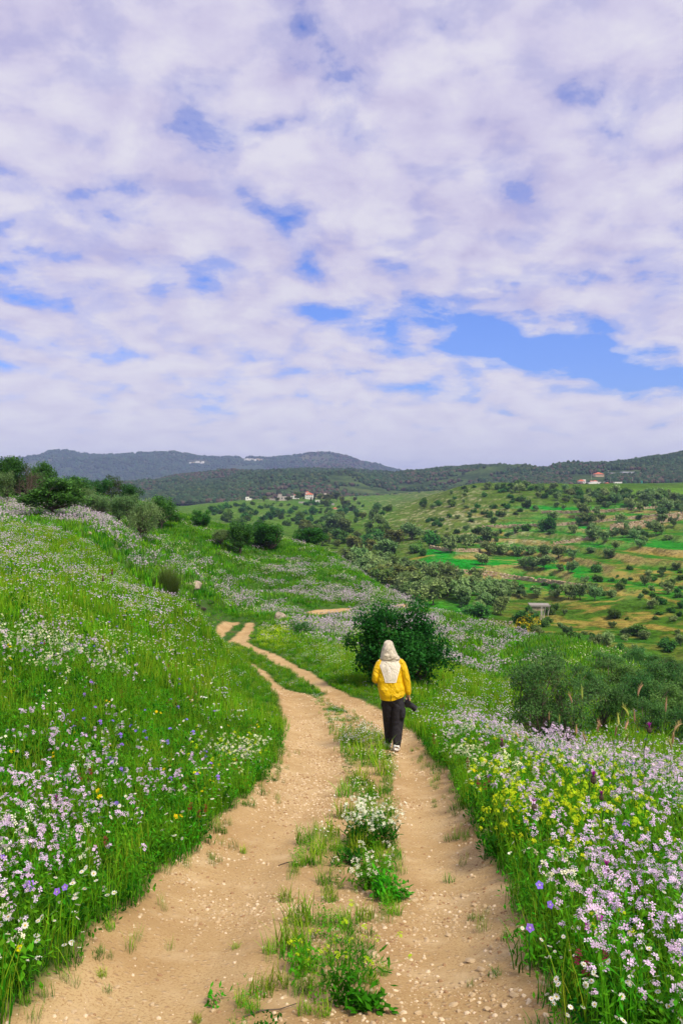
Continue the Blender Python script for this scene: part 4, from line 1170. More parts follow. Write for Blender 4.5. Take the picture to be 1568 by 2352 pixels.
def region_trees(n, poly, gap, kind, s0, s1, label, group, name, cat='tree', dmin=60, parts=False, reject=None):
    poly = np.array(poly, float); lo, hi = poly.min(0), poly.max(0)
    got, tries, mine = 0, 0, []
    while got < n and tries < n * 30:
        tries += 1
        q = U(0, 1, 2) * (hi - lo) + lo
        if not inside(np.array([q[0]]), np.array([q[1]]), poly)[0]:
            continue
        p = spot(q[0], q[1], None, dmin)
        if abs(HZ - F * p[2] / p[1] - q[1]) > 3:
            continue
        if U(0, 1) > sstep(0.34, 0.56, fbm(np.array([p[0] * 0.045]), np.array([p[1] * 0.045]), 77, 3))[0] + 0.12:
            continue
        if mine and np.min(np.hypot(*(np.array(mine) - p[:2]).T)) < gap:
            continue
        mine.append(p[:2]); got += 1
        k_ = kind[rng.integers(0, len(kind))]
        add_far(k_, p, U(s0, s1), label, group, name, parts, cat)
Z2 = lambda l: [(746 + 0.524 * a, 1005 + 0.524 * b) for a, b in l]
TERR = Z2([(545, 475), (650, 475), (710, 470), (550, 505), (620, 485), (720, 515), (775, 515), (840, 522), (900, 515), (960, 520), (1020, 528), (1085, 535), (690, 560), (870, 575), (905, 580), (955, 578), (1030, 590), (1080, 595), (590, 620), (670, 635), (595, 660), (640, 670),
           (740, 690), (800, 697), (850, 705), (930, 697), (1010, 702), (1065, 710), (1115, 712), (1180, 715), (1175, 450), (1260, 440), (1305, 440), (1350, 440), (1395, 440), (1450, 430), (1150, 385), (1130, 345), (1300, 375), (1500, 340), (1250, 530), (1160, 505)])
for q in TERR:
    p = spot(*q, None, 120); add_far('o', p, p[1] / 210 * U(0.85, 1.05), 'grey-green olive tree standing on a terrace of the hill', 'olive trees on the terraces', 'olive_tree', True)
for q, w_ in zip(Z2([(1190, 590), (1335, 580), (660, 790), (880, 410), (970, 412), (990, 420), (860, 278), (885, 312), (760, 345), (470, 475), (400, 505), (430, 520), (285, 510), (140, 512), (1375, 870), (1265, 790), (1010, 665), (960, 650)]),
                 (66, 40, 120, 55, 70, 40, 40, 44, 40, 90, 60, 50, 60, 40, 105, 60, 55, 40)):
    p = spot(*q, None, 100); add_far('b', p, w_ * 0.524 * p[1] / F / 3.9, 'big dark round bush on the terraced hill', 'dark bushes on the terraced hill', 'round_bush', True, 'bush')
region_trees(75, [(890, 1300), (1040, 1325), (1170, 1385), (1150, 1425), (1000, 1400), (900, 1355), (800, 1305)], 4.6, 'o', 0.95, 1.3, 'grey-green olive tree in the dense grove on the valley floor', 'olive trees of the valley grove', 'olive_tree')
region_trees(75, [(950, 1160), (1080, 1118), (1240, 1122), (1250, 1180), (1150, 1250), (1010, 1255), (960, 1240)], 5.0, 'bbo', 0.55, 1.15, 'dark scrub bush on the rocky hill', 'scrub bushes on the rocky hill', 'scrub_bush', 'bush')
region_trees(85, [(1100, 1122), (1160, 1114), (1300, 1130), (1568, 1142), (1590, 1175), (1400, 1168), (1250, 1150)], 5.5, 'oob', 0.9, 1.4, 'olive tree of the orchard on the hilltop', 'hilltop orchard trees', 'orchard_tree')
region_trees(34, [(1230, 1165), (1568, 1165), (1580, 1260), (1420, 1265), (1260, 1215)], 8, 'o', 0.8, 1.15, 'young olive tree on the upper terraces', 'young olives on the upper terraces', 'olive_tree')
region_trees(95, [(470, 1165), (560, 1155), (880, 1158), (920, 1190), (850, 1215), (520, 1215)], 9.0, 'b', 0.8, 1.9, 'dark bush on the light green hill below the village', 'bushes on the village hill', 'hill_bush', 'bush', 300)
region_trees(45, [(690, 1195), (900, 1180), (960, 1225), (900, 1290), (770, 1280), (700, 1235)], 6.0, 'ybo', 1.0, 1.9, 'tree in the wooded gully between the hills', 'trees in the gully', 'gully_tree', 'tree', 150)
region_trees(48, [(1150, 1440), (1240, 1410), (1568, 1400), (1568, 1500), (1300, 1510)], 2.6, 'bo', 0.22, 0.6, 'low dark shrub on the ochre valley slope', 'shrubs on the ochre slope', 'valley_shrub', 'shrub')
region_trees(36, [(1340, 1340), (1568, 1300), (1568, 1400), (1380, 1400)], 3.0, 'bbo', 0.28, 0.75, 'small shrub on the eroded ochre bank', 'shrubs on the eroded bank', 'bank_shrub', 'shrub')
region_trees(60, [(790, 1290), (900, 1320), (1000, 1400), (940, 1392), (850, 1335)], 4.0, 'yo', 1.0, 1.4, 'dark tree of the grove edge behind the near ridge', 'trees behind the near ridge', 'grove_tree', 'tree', 120)
# yellow-flowering broom by the hut
yb = far_tree(2.4, 2.4, 0.1, 16, 60, 0.30, (0.42, 0.30, 0.005), (0.30, 0.26, 0.01))
p = spot(1195, 1448, None, 80); s_ = 80 * p[1] / F / 4.8
o = plant_tree('yellow_broom', 'broom bush covered with golden yellow flowers below the hut', yb, p, 0.5, s_, None, 'bush', 'stems', 'flowers')
OBJ('green_top', fb[0][1], o, (0.4, 0.0, 0.7), None, 0.75)

# ------------------------------------------------------------------ woods on the ridge and the mountain
def ico(sub, seed, squash=0.9, amp=0.35):
    bm_ = bmesh.new(); bmesh.ops.create_icosphere(bm_, subdivisions=sub, radius=1.0)
    V = np.array([v.co[:] for v in bm_.verts]); Fq = np.array([[v.index for v in f_.verts] for f_ in bm_.faces]); bm_.free()
    r_ = 1 + amp * (fbm(V[:, 0] * 1.7 + seed * 9 + V[:, 2] * 1.3, V[:, 1] * 1.7 + V[:, 2] * 2.1, seed, 3) - 0.5) * 2
    V = V * r_[:, None]; V[:, 2] *= squash
    return V, Fq
def crown_mesh(seed, c1, c2, squash):
    V, Fq = ico(2, seed, squash)
    V[:, 2] += 0.65
    cc = tint(c1, c2, U(0, 1, len(V)))
    return mesh_np('far_crown', V, Fq, M_FAR, False, {'col': cc})
wood = [crown_mesh(1, (0.032, 0.065, 0.026), (0.07, 0.11, 0.042), 0.95), crown_mesh(2, (0.04, 0.072, 0.03), (0.085, 0.115, 0.045), 1.1), crown_mesh(3, (0.085, 0.068, 0.05), (0.13, 0.10, 0.072), 0.9), crown_mesh(4, (0.03, 0.08, 0.03), (0.07, 0.135, 0.05), 0.9), crown_mesh(5, (0.024, 0.056, 0.024), (0.05, 0.09, 0.036), 1.4)]
wcol = proto_coll(wood, 'wood_crown')
def wood_on(X, Y, Z, n, s0, s1, thr, sc, seed, rowmax, clear=()):
    j = U(0, rowmax, n) * (X.shape[0] - 1); i = U(0.12, 0.88, n) * (X.shape[1] - 1.01)
    j0, i0 = np.minimum(j.astype(int), X.shape[0] - 2), i.astype(int); v, u = j - j0, i - i0
    def sm_(Q):
        return (Q[j0, i0] * (1 - u) + Q[j0, i0 + 1] * u) * (1 - v) + (Q[j0 + 1, i0] * (1 - u) + Q[j0 + 1, i0 + 1] * u) * v
    x, y, z = sm_(X), sm_(Y), sm_(Z)
    px, py = pic(x, y, z)
    w = sstep(thr - 0.1, thr + 0.05, fbm(x * sc, y * sc, seed, 4))
    for c_ in clear:
        w = w * (1 - np.clip(1.3 * blob(px, py, *c_, p=4.0), 0, 1))
    k = U(0, 1, n) < w
    P = np.stack([x, y, z], 1)[k]; m_ = len(P)
    br = fbm(P[:, 0] * sc * 0.6, P[:, 1] * sc * 0.6, seed + 5, 3)
    idx = np.where(U(0, 1, m_) < sstep(0.42, 0.62, br) * 0.6, 2, rng.choice([0, 1, 3, 4], m_))
    return P, idx, np.stack([np.zeros(m_), np.zeros(m_), U(0, 6.28, m_)], 1), U(s0, s1, m_)
CLR = [(1350, 1100, 50, 14), (1430, 1086, 55, 7), (1372, 1098, 20, 8), (1410, 1122, 30, 9), (950, 1118, 45, 9), (900, 1135, 120, 7), (1080, 1100, 60, 5), (640, 1130, 60, 6), (820, 1125, 60, 6), (1345, 1108, 36, 7), (1430, 1088, 45, 5), (1415, 1118, 20, 5), (1372, 1092, 14, 5), (1500, 1128, 60, 8)]
P_, i_, r_, s_ = wood_on(XC, YC, ZC, 46000, 1.9, 3.5, 0.36, 0.006, 81, 0.86, CLR)
scatter('pine_wood', wcol, P_, i_, r_, s_, kind='stuff', label='dark pine wood covering the ridge', category='wood')
CLD = [(455, 1062, 30, 5), (585, 1057, 34, 4), (720, 1052, 50, 3), (570, 1075, 40, 6)]
P_, i_, r_, s_ = wood_on(XD, YD, ZD, 34000, 4.0, 8.0, 0.42, 0.0018, 91, 0.84, CLD)
scatter('mountain_wood', wcol, P_, i_, r_, s_, kind='stuff', label='woods covering the far blue mountain', category='wood')
# ------------------------------------------------------------------ air
mz, t = new_mat('air')
pv = N(t, 'ShaderNodeVolumePrincipled')
pv.inputs['Color'].default_value = (0.46, 0.58, 1.0, 1)
pv.inputs['Density'].default_value = 0.00014
o_ = N(t, 'ShaderNodeOutputMaterial')
t.links.new(pv.outputs[0], o_.inputs['Volume'])
hx0, hx1, hy0, hy1, hz0, hz1 = -7200, 7200, -60, 8700, -78, 330
OBJ('haze', mesh_np('haze', [(x, y, z) for z in (hz0, hz1) for y in (hy0, hy1) for x in (hx0, hx1)],
                    [(0, 2, 3, 1), (4, 5, 7, 6), (0, 1, 5, 4), (2, 6, 7, 3), (0, 4, 6, 2), (1, 3, 7, 5)], mz), kind='stuff', label='thin bluish haze over the far hills', category='haze')

# ------------------------------------------------------------------ stones
M_LIME = simple_mat('limestone', (0.38, 0.31, 0.23), 0.92, 0.4, 3.0, 0.9, 9.0, 0.15, bdist=0.08)
M_PEB = simple_mat('pebble', (0.54, 0.40, 0.24), 0.92, 0.3, 20.0, 0.5, 60.0, 0.15)
def rock_mesh(seed, squash=0.6, sub=3, amp=0.32, cuts=7, mat=None):
    V, Fq = ico(sub, seed, 1.0, amp)
    r2 = np.random.default_rng(seed)
    for _ in range(cuts):                       # chip flat faces off the lump
        n_ = unit(r2.normal(size=3)); dd_ = 0.62 + r2.random() * 0.25
        s_ = V @ n_
        V = V - np.where(s_ > dd_, s_ - dd_, 0)[:, None] * n_
    V[:, 2] *= squash
    return mesh_np('rock', V, Fq, mat or M_LIME, False)
rk = [rock_mesh(s, sq) for s, sq in ((1, 0.55), (2, 0.6), (3, 0.5), (4, 0.75), (5, 0.65))]
BOULD = [(440, 1352, 46, 0.62, 'large cracked grey-white boulder beside the broom shrub'), (646, 1424, 34, 0.9, 'tall pale boulder at the track bend'), (186, 1230, 40, 0.5, 'long pale rock among the lilac flowers on the slope'),
         (108, 1220, 20, 0.7, 'small orange-tinted rock high on the flowery slope'), (262, 1258, 12, 0.9, 'small brown rock on the grassy slope below the olives'), (694, 1254, 18, 0.8, 'pale rock beside the last dome-shaped bush'),
         (556, 1292, 22, 0.5, 'flat pale rock on the slope below the dark tree clump'), (572, 1306, 14, 0.6, 'small pale rock just under the flat one'), (635, 1306, 24, 0.5, 'low pale rock below the dome-shaped bush'),
         (48, 1162, 18, 0.7, 'orange-brown rock under the trees at the picture edge'), (420, 1202, 12, 0.8, 'small pale rock at the end of the tree row'), (418, 1398, 20, 0.6, 'pale rock poking out of the flowers above the track'),
         (512, 1394, 10, 0.7, 'tiny pale rock by the grey shrubs above the bend'), (715, 1424, 12, 0.7, 'small pale rock right of the tall boulder'), (1172, 1432, 9, 0.9, 'white upright rock near the yellow broom'), (608, 1318, 9, 0.6, 'tiny rock in the middle of the grassy slope')]
for i, (a_, b_, w_, sq, lb_) in enumerate(BOULD):
    sh_ = B if a_ > 1100 else A
    p = on(sh_, a_, b_, 15 if a_ < 1100 else 80); s_ = w_ * p[1] / F / 1.75
    p[2] += s_ * sq * 0.25
    OBJ('boulder', rk[i % 5], None, p, (U(-.1, .1), U(-.15, .15), U(0, 6.28)), (s_, s_ * 0.8, s_ * sq * 1.5), label=lb_, category='rock')
stone_m = [rock_mesh(20 + s, 0.6, 2, 0.3, 6, M_PEB) for s in range(5)]
PST = [(418, 2030, 18), (648, 2235, 14), (858, 2195, 30), (848, 2092, 26), (852, 2195, 16), (1065, 2060, 20), (1080, 2210, 26), (1180, 2290, 22), (1130, 2240, 18), (950, 2070, 22), (1030, 2150, 16), (1105, 2230, 22), (1040, 2310, 20), (960, 2330, 22), (230, 2240, 18),
       (350, 2310, 16), (170, 2325, 16), (300, 2150, 14), (500, 2120, 12), (905, 1790, 14), (912, 1770, 10), (560, 1975, 14), (470, 2060, 12), (1128, 2180, 18), (1060, 2260, 14), (880, 2290, 14), (440, 2200, 14), (700, 2345, 16), (270, 2270, 16), (1000, 2280, 12),
       (690, 2180, 12), (1090, 2080, 14), (980, 2160, 14), (930, 1960, 12), (605, 1900, 9), (1120, 2320, 18)]
for i, (a_, b_, w_) in enumerate(PST):
    p = on(A, a_, b_); s_ = w_ * p[1] / F / 1.9
    p[2] += s_ * 0.15
    OBJ('track_stone', stone_m[i % 5], None, p, (U(-.2, .2), U(-.2, .2), U(0, 6.28)), (s_, s_ * U(.6, .95), s_ * U(.6, 1.0)), label='pale loose stone lying on the sandy track', category='stone', group='loose stones on the track')
c = cand(2.0, 22.0, 1100, 1.6)
kz = (c[5] < 0.04) & (U(0, 1, len(c[0])) < (0.15 + 0.9 * sstep(0.42, 0.62, fbm(c[0] * 1.6, c[1] * 1.1, 73, 3))) * (1 - sstep(9, 20, c[1]) * 0.7))
P_ = np.stack([c[0], c[1], c[2]], 1)[kz]; n = len(P_)
sz = 0.0035 + 0.013 * U(0, 1, n) ** 5.0
pc = proto_coll([rock_mesh(40 + s, 0.65, 1, 0.3, 3, mm) for s, mm in enumerate([M_PEB, M_PEB, simple_mat('pale_pebble', (0.62, 0.49, 0.33), 0.9, 0.2, 20), simple_mat('brown_pebble', (0.30, 0.18, 0.09), 0.9, 0.3, 20)])], 'pebble')
scatter('gravel', pc, P_, rng.integers(0, 4, n), rots(n, 0.6), sz * (1 + 0.03 * P_[:, 1]), kind='stuff', label='fine pale gravel strewn over the sandy track', category='gravel')

# twigs lying on the track
tw_m = PB(); tube(tw_m, [(0, 0, 0), (0.08, 0.015, 0.004), (0.17, -0.005, 0.006), (0.26, 0.02, 0.002)], [0.004, 0.004, 0.003, 0.002], 5, (0.12, 0.08, 0.05))
tw_m = tw_m.mesh('twig', [M_BARK, M_BARK])
for a_, b_, rz in ((640, 1990, 0.4), (560, 2340, 0.3), (370, 1972, 0.9)):
    p = on(A, a_, b_); p[2] += 0.006
    OBJ('twig', tw_m, None, p, (0, 0, rz), 1.0, label='thin dry twig lying on the sand of the track', category='twig', group='dry twigs on the track')

# ------------------------------------------------------------------ dry-stone walls
def wall_mesh(P, h, sl=0.5, sh=0.34, th=0.6):
    seg = np.linalg.norm(np.diff(P[:, :2], axis=0), axis=1); cum = np.concatenate([[0], np.cumsum(seg)])
    L = cum[-1]
    cube = np.array([(x, y, z) for z in (-.5, .5) for y in (-.5, .5) for x in (-.5, .5)])
    fq = np.array([(0, 2, 3, 1), (4, 5, 7, 6), (0, 1, 5, 4), (2, 6, 7, 3), (0, 4, 6, 2), (1, 3, 7, 5)])
    Vs, Fs, k = [], [], 0
    for r in range(max(2, int(h / sh))):
        s = -U(0, sl)
        while s < L:
            l_ = sl * U(0.6, 1.5)
            m_ = np.clip(s + l_ / 2, 0, L)
            q = np.array([np.interp(m_, cum, P[:, i]) for i in range(3)])
            q2 = np.array([np.interp(min(m_ + 0.5, L), cum, P[:, i]) for i in range(3)]) - np.array([np.interp(max(m_ - 0.5, 0), cum, P[:, i]) for i in range(3)])
            a_ = math.atan2(q2[1], q2[0])
            if not (r >= int(h / sh) - 2 and rng.random() < 0.3):
                C = cube * np.array([l_ * 0.97, th, sh * 0.98]) + rng.normal(size=(8, 3)) * 0.045
                C = C @ np.array([[math.cos(a_), math.sin(a_), 0], [-math.sin(a_), math.cos(a_), 0], [0, 0, 1]])
                Vs.append(C + q + np.array([0, U(-.06, .06), -0.25 + (r + 0.5) * sh])); Fs.append(fq + k); k += 8
            s += l_
    return mesh_np('stones', np.vstack(Vs), np.vstack(Fs), M_WALL)
mw, t = new_mat('wall_stone')
gi_ = N(t, 'ShaderNodeNewGeometry')
colr = RAMP(t, gi_.outputs['Random Per Island'], [(0.0, (0.30, 0.20, 0.12)), (0.4, (0.44, 0.33, 0.21)), (0.8, (0.52, 0.43, 0.31)), (1.0, (0.36, 0.22, 0.13))])
out_principled(t, colr, 0.95, spec=0.1)
M_WALL = mw
for (lb_, _, h_, _), P in zip(WALLS, wall_lines):
    o = thing('stone_wall', lb_, 'wall', P[0])
    o['kind'] = 'thing'
    Q = P - P[0]
    w_ = OBJ('stones', wall_mesh(Q, h_), o, kind='stuff')

# ------------------------------------------------------------------ buildings
M_WHITE = simple_mat('white_plaster', (0.78, 0.75, 0.70), 0.85, 0.08, 0.6)
M_GREY = simple_mat('grey_block', (0.42, 0.38, 0.34), 0.9, 0.15, 0.6)
M_TAN = simple_mat('tan_plaster', (0.55, 0.42, 0.28), 0.9, 0.12, 0.6)
M_RED = simple_mat('red_tiles', (0.50, 0.14, 0.07), 0.85, 0.2, 1.5)
M_DARKW = simple_mat('dark_glass', (0.03, 0.03, 0.035), 0.2, 0.2, 1.0, spec=0.5)
M_METAL = simple_mat('pale_metal', (0.42, 0.43, 0.46), 0.5, 0.1, 0.5)
def box_mesh(sx, sy, sz, mat, z0=0.0, cx=0.0, cy=0.0):
    V = [(cx + x * sx / 2, cy + y * sy / 2, z0 + z * sz) for z in (0, 1) for y in (-1, 1) for x in (-1, 1)]
    return mesh_np('box', V, [(0, 2, 3, 1), (4, 5, 7, 6), (0, 1, 5, 4), (2, 6, 7, 3), (0, 4, 6, 2), (1, 3, 7, 5)], mat)
def hip_mesh(sx, sy, h, mat, z0, cx=0.0, cy=0.0, ov=0.4):
    sx += 2 * ov; sy += 2 * ov; r = max(0.1, sx / 2 - sy / 2) if sx > sy else 0.1
    V = [(cx - sx / 2, cy - sy / 2, z0), (cx + sx / 2, cy - sy / 2, z0), (cx + sx / 2, cy + sy / 2, z0), (cx - sx / 2, cy + sy / 2, z0), (cx - r, cy, z0 + h), (cx + r, cy, z0 + h), (cx - r, cy + .01, z0 + h), (cx + r, cy + .01, z0 + h)]
    return mesh_np('hip', V, [(0, 1, 5, 4), (2, 3, 6, 7), (1, 2, 7, 5), (3, 0, 4, 6), (3, 2, 1, 0)], mat)
def house(name, lb_, p, vols, wins, rz=0.0, cat='house'):
    """vols: (sx, sy, sz, cx, cy, z0, wall material, roof: 'flat' / 'hip'); wins: (x, z, w, h, y)"""
    o = thing(name, lb_, cat, p, rz)
    for sx, sy, sz, cx, cy, z0, mt, roof in vols:
        OBJ('wall', box_mesh(sx, sy, sz + (1.5 if z0 == 0 else 0), mt, z0 - (1.5 if z0 == 0 else 0), cx, cy), o)
        if roof == 'hip':
            OBJ('roof', hip_mesh(sx, sy, min(sx, sy) * 0.28, M_RED, z0 + sz + 0.003, cx, cy), o)
        elif roof == 'slab':
            OBJ('roof', box_mesh(sx + 0.5, sy + 0.5, 0.25, M_METAL if mt is M_GREY else mt, z0 + sz + 0.003, cx, cy), o)
        else:
            OBJ('parapet', box_mesh(sx + 0.16, sy + 0.16, 0.5, mt, z0 + sz - 0.2, cx, cy), o)
    for x, z, w, h, y in wins:
        OBJ('window', box_mesh(w, 0.12, h, M_DARKW, z, x, y), o)
    return o
def bp(px, py, g=None, dmin=300):
    return (g.hit(px, py) if g is not None else B.hit(px, py, dmin))
def W2(nx, nz, x0, x1, z0, dz, w, h, y):
    return [(x0 + (x1 - x0) * i / max(1, nx - 1), z0 + j * dz, w, h, y) for i in range(nx) for j in range(nz)]
p = bp(710, 1146, None, 500); k = p[1] / F
house('village_house', 'white two-storey house with a red roof band in the village', p, [(18 * k, 9, 10 * k, 0, 0, 0, M_WHITE, 'hip'), (8 * k, 4, 4.2 * k, -4 * k, 0, 10 * k + 0.5, M_WHITE, 'hip')], W2(3, 2, -5 * k, 5 * k, 1.6 * k, 4.4 * k, 2.2 * k, 2.2 * k, -4.55), 0.1)
p = bp(677, 1146, None, 500); k = p[1] / F
house('village_house', 'white house with a small red-roofed tower in the village', p, [(16 * k, 8, 6 * k, 0, 0, 0, M_WHITE, 'flat'), (5 * k, 4, 9 * k, 1 * k, -1, 0, M_WHITE, 'hip')], W2(2, 1, -5 * k, 5 * k, 2 * k, 1, 1.8 * k, 2 * k, -4.05), -0.2)
p = bp(648, 1149, None, 500); k = p[1] / F
house('village_house', 'unfinished grey block house at the village edge', p, [(21 * k, 9, 8.5 * k, 0, 0, 0, M_GREY, 'flat'), (9 * k, 5, 4 * k, -5 * k, 0, 8.5 * k + .3, M_GREY, 'flat')], W2(3, 1, -7 * k, 6 * k, 3 * k, 1, 2.4 * k, 3 * k, -4.55), 0.1)
p = bp(570, 1149, None, 500); k = p[1] / F
house('village_house', 'small white house standing apart on the green hill', p, [(8 * k, 5, 7 * k, -2 * k, 0, 0, M_WHITE, 'flat'), (6 * k, 4, 3.4 * k, 4.6 * k, 0, 0, M_WHITE, 'flat')], W2(1, 1, -2 * k, 0, 3 * k, 1, 2 * k, 2 * k, -2.55), 0.2)
p = bp(740, 1144, None, 500); k = p[1] / F
house('village_house', 'long tan flat-roofed building in the village', p, [(32 * k, 9, 6.5 * k, 0, 0, 0, M_TAN, 'flat'), (5 * k, 4, 2.6 * k, 7 * k, 0, 6.5 * k + .3, M_WHITE, 'flat')], W2(5, 1, -12 * k, 12 * k, 2.4 * k, 1, 1.8 * k, 2 * k, -4.55), -0.1)
p = bp(728, 1154, None, 500); k = p[1] / F
house('village_shed', 'small white shed below the village houses', p, [(10 * k, 5, 5 * k, 0, 0, 0, M_WHITE, 'slab')], W2(1, 1, 0, 0, 0.3 * k, 1, 2.5 * k, 3.4 * k, -2.55), 0.3, 'shed')
p = bp(769, 1170, None, 500); k = p[1] / F
house('village_shed', 'low shed with a red roof among the village fields', p, [(8 * k, 4, 2.2 * k, 0, 0, 0, M_TAN, 'hip')], [], 0.2, 'shed')
for a_, b_, w_, lb_ in ((694, 1156, 16, 'short grey retaining wall under the white village house'), (707, 1160, 20, 'grey retaining wall stepping below the village'), (628, 1149, 18, 'long grey garden wall at the village edge'), (760, 1160, 16, 'grey wall beside the village trees')):
    p = bp(a_, b_, None, 500); k = p[1] / F
    house('garden_wall', lb_, p, [(w_ * k, 0.5, 3 * k, 0, 0, 0, M_GREY, 'flat')], [], U(-.2, .2), 'wall')['kind'] = 'thing'
# ridge buildings
p = bp(1333, 1110, GC); k = p[1] / F
house('ridge_villa', 'white villa with red roofs on the wooded ridge', p, [(15 * k, 9, 4.5 * k, 0, 0, 0, M_WHITE, 'hip'), (6 * k, 5, 8 * k, 8 * k, 2, 0, M_WHITE, 'flat')], W2(3, 1, -5 * k, 5 * k, 1.2 * k, 1, 1.6 * k, 1.8 * k, -4.55))
p = bp(1362, 1113, GC); k = p[1] / F
house('ridge_villa', 'long white stepped building beside the red-roofed villa', p, [(36 * k, 9, 5 * k, 4 * k, 0, 0, M_WHITE, 'flat'), (16 * k, 8, 4 * k, -10 * k, -9, 0, M_WHITE, 'flat'), (9 * k, 6, 1.8 * k, 4 * k, 1, 5 * k + .35, M_WHITE, 'hip'), (7 * k, 5, 1.5 * k, -4 * k, 2, 5 * k + .35, M_WHITE, 'hip')], W2(6, 1, -10 * k, 18 * k, 1.6 * k, 1, 1.5 * k, 1.8 * k, -4.55))
p = bp(1373, 1095, GC); k = p[1] / F
house('ridge_house', 'tan house with an orange tiled roof on the ridge', p, [(20 * k, 10, 5.5 * k, 0, 0, 0, M_TAN, 'hip')], W2(4, 2, -7 * k, 7 * k, 0.8 * k, 2.6 * k, 1.6 * k, 1.4 * k, -5.05), 0.1)
p = bp(1425, 1092, GC); k = p[1] / F
house('industrial_hall', 'long grey industrial hall high on the wooded ridge', p, [(40 * k, 14, 5.6 * k, -8 * k, 0, 0, M_METAL, 'slab'), (26 * k, 14, 8 * k, 16 * k, 4, 0, M_METAL, 'slab'), (22 * k, 8, 2.4 * k, 42 * k, 6, 2, M_METAL, 'slab')], W2(6, 1, -22 * k, 8 * k, 1.6 * k, 1, 2.4 * k, 1.2 * k, -7.05), 0.0, 'building')
p = bp(1415, 1121, GC); k = p[1] / F
house('white_house', 'small white box house at the foot of the ridge', p, [(18 * k, 9, 5.6 * k, 0, 0, 0, M_WHITE, 'flat')], W2(3, 1, -5 * k, 6 * k, 1.4 * k, 1, 1.8 * k, 2.2 * k, -4.55), 0.15)
p = bp(1393, 1121, GC); k = p[1] / F
house('orange_hut', 'little orange hut beside the small white box house', p, [(7 * k, 5, 4 * k, 0, 0, 0, simple_mat('orange_wood', (0.42, 0.14, 0.05), .9), 'hip')], [], 0.1, 'hut')
p = bp(1488, 1140, None, 300); k = p[1] / F
house('tan_house', 'tan two-level house half hidden by the orchard', p, [(22 * k, 6, 10 * k, 3 * k, 0, 0, M_TAN, 'flat'), (10 * k, 5, 6 * k, -12 * k, -1.5, 0, M_TAN, 'slab')], [(-2 * k, 6 * k, 3 * k, 2.6 * k, -3.05), (7 * k, 6 * k, 3 * k, 2.6 * k, -3.05), (-13 * k, 1.5 * k, 2.4 * k, 3 * k, -4.05)], 0.1)
ru = far_tree(2.4, 2.6, 0.1, 14, 60, 0.4, (0.09, 0.055, 0.02), (0.15, 0.08, 0.03))
p = bp(1508, 1143, None, 300); plant_tree('russet_bush', 'round russet brown bush beside the tan house', ru, p, 0, 26 * p[1] / F / 5.2, None, 'bush', 'stems', 'foliage')
p = bp(1472, 1119, GC); k = p[1] / F
tk = PB(); tube(tk, [(0, 0, -1), (0, 0, 7 * k), (0, 0, 7.6 * k)], [2.4 * k, 2.4 * k, 0.3], 12, (0, 0, 0))
OBJ('water_tank', tk.mesh('tank', [simple_mat('teal_paint', (0.02, 0.24, 0.17), 0.5)] * 2), None, p, label='round teal water tank at the foot of the ridge', category='tank')
# far hill-top settlement, mast, poles
for a_, n_, y_, lb_ in ((583, 7, 1058, 'white hill-top block of the settlement on the mountain crest'), (455, 6, 1064, 'pale block of the settlement on the mountain shoulder')):
    for i in range(n_):
        q = a_ + (i - n_ / 2) * 6 + U(-1, 1)
        p = GD.hit(q, y_ + U(-.8, .8)); k = p[1] / F
        house('settlement_block', lb_, p, [(U(4, 7) * k, 14, U(2, 4.5) * k, 0, 0, 0, M_WHITE if rng.random() < 0.7 else M_TAN, 'flat')], [], U(-.3, .3), 'building')['group'] = 'settlement blocks on the mountain'
p = GD.hit(730, 1050); k = p[1] / F
ms = PB()
hh = 16 * k
for s in range(3):
    a_ = s * 2.094; tube(ms, [(math.cos(a_) * 1.6, math.sin(a_) * 1.6, -2), (math.cos(a_) * 0.8, math.sin(a_) * 0.8, hh)], [0.55, 0.4], 5, (0, 0, 0))
for j in range(16):
    z0 = j * hh / 16; r0 = 1.6 - 0.8 * j / 16
    for s in range(3):
        a_, b_ = s * 2.094, (s + 1) * 2.094
        tube(ms, [(math.cos(a_) * r0, math.sin(a_) * r0, z0), (math.cos(b_) * r0, math.sin(b_) * r0, z0 + hh / 16)], [0.2, 0.2], 4, (0, 0, 0))
OBJ('radio_mast', ms.mesh('mast', [simple_mat('mast_steel', (0.25, 0.2, 0.2), 0.6)] * 2), None, p, label='tall lattice radio mast on the mountain top', category='mast')
pm = PB(); tube(pm, [(0, 0, -1), (0, 0, 9)], [0.16, 0.1], 6, (0, 0, 0)); tube(pm, [(-0.9, 0, 8.4), (0.9, 0, 8.4)], [0.07, 0.07], 4, (0, 0, 0))
pm = pm.mesh('pole', [simple_mat('pole_concrete', (0.5, 0.47, 0.43), 0.9)] * 2)
for a_, b_, g_ in ((1499, 1106, GC), (1357, 1101, GC), (1401, 1114, GC), (1451, 1122, GC), (1396, 1095, GC), (1553, 1052, GC), (1534, 1054, GC)):
    p = g_.hit(a_, b_); OBJ('utility_pole', pm, None, p, (0, 0, U(-.5, .5)), 1.0, label='thin utility pole on the wooded ridge', category='pole', group='utility poles on the ridge')
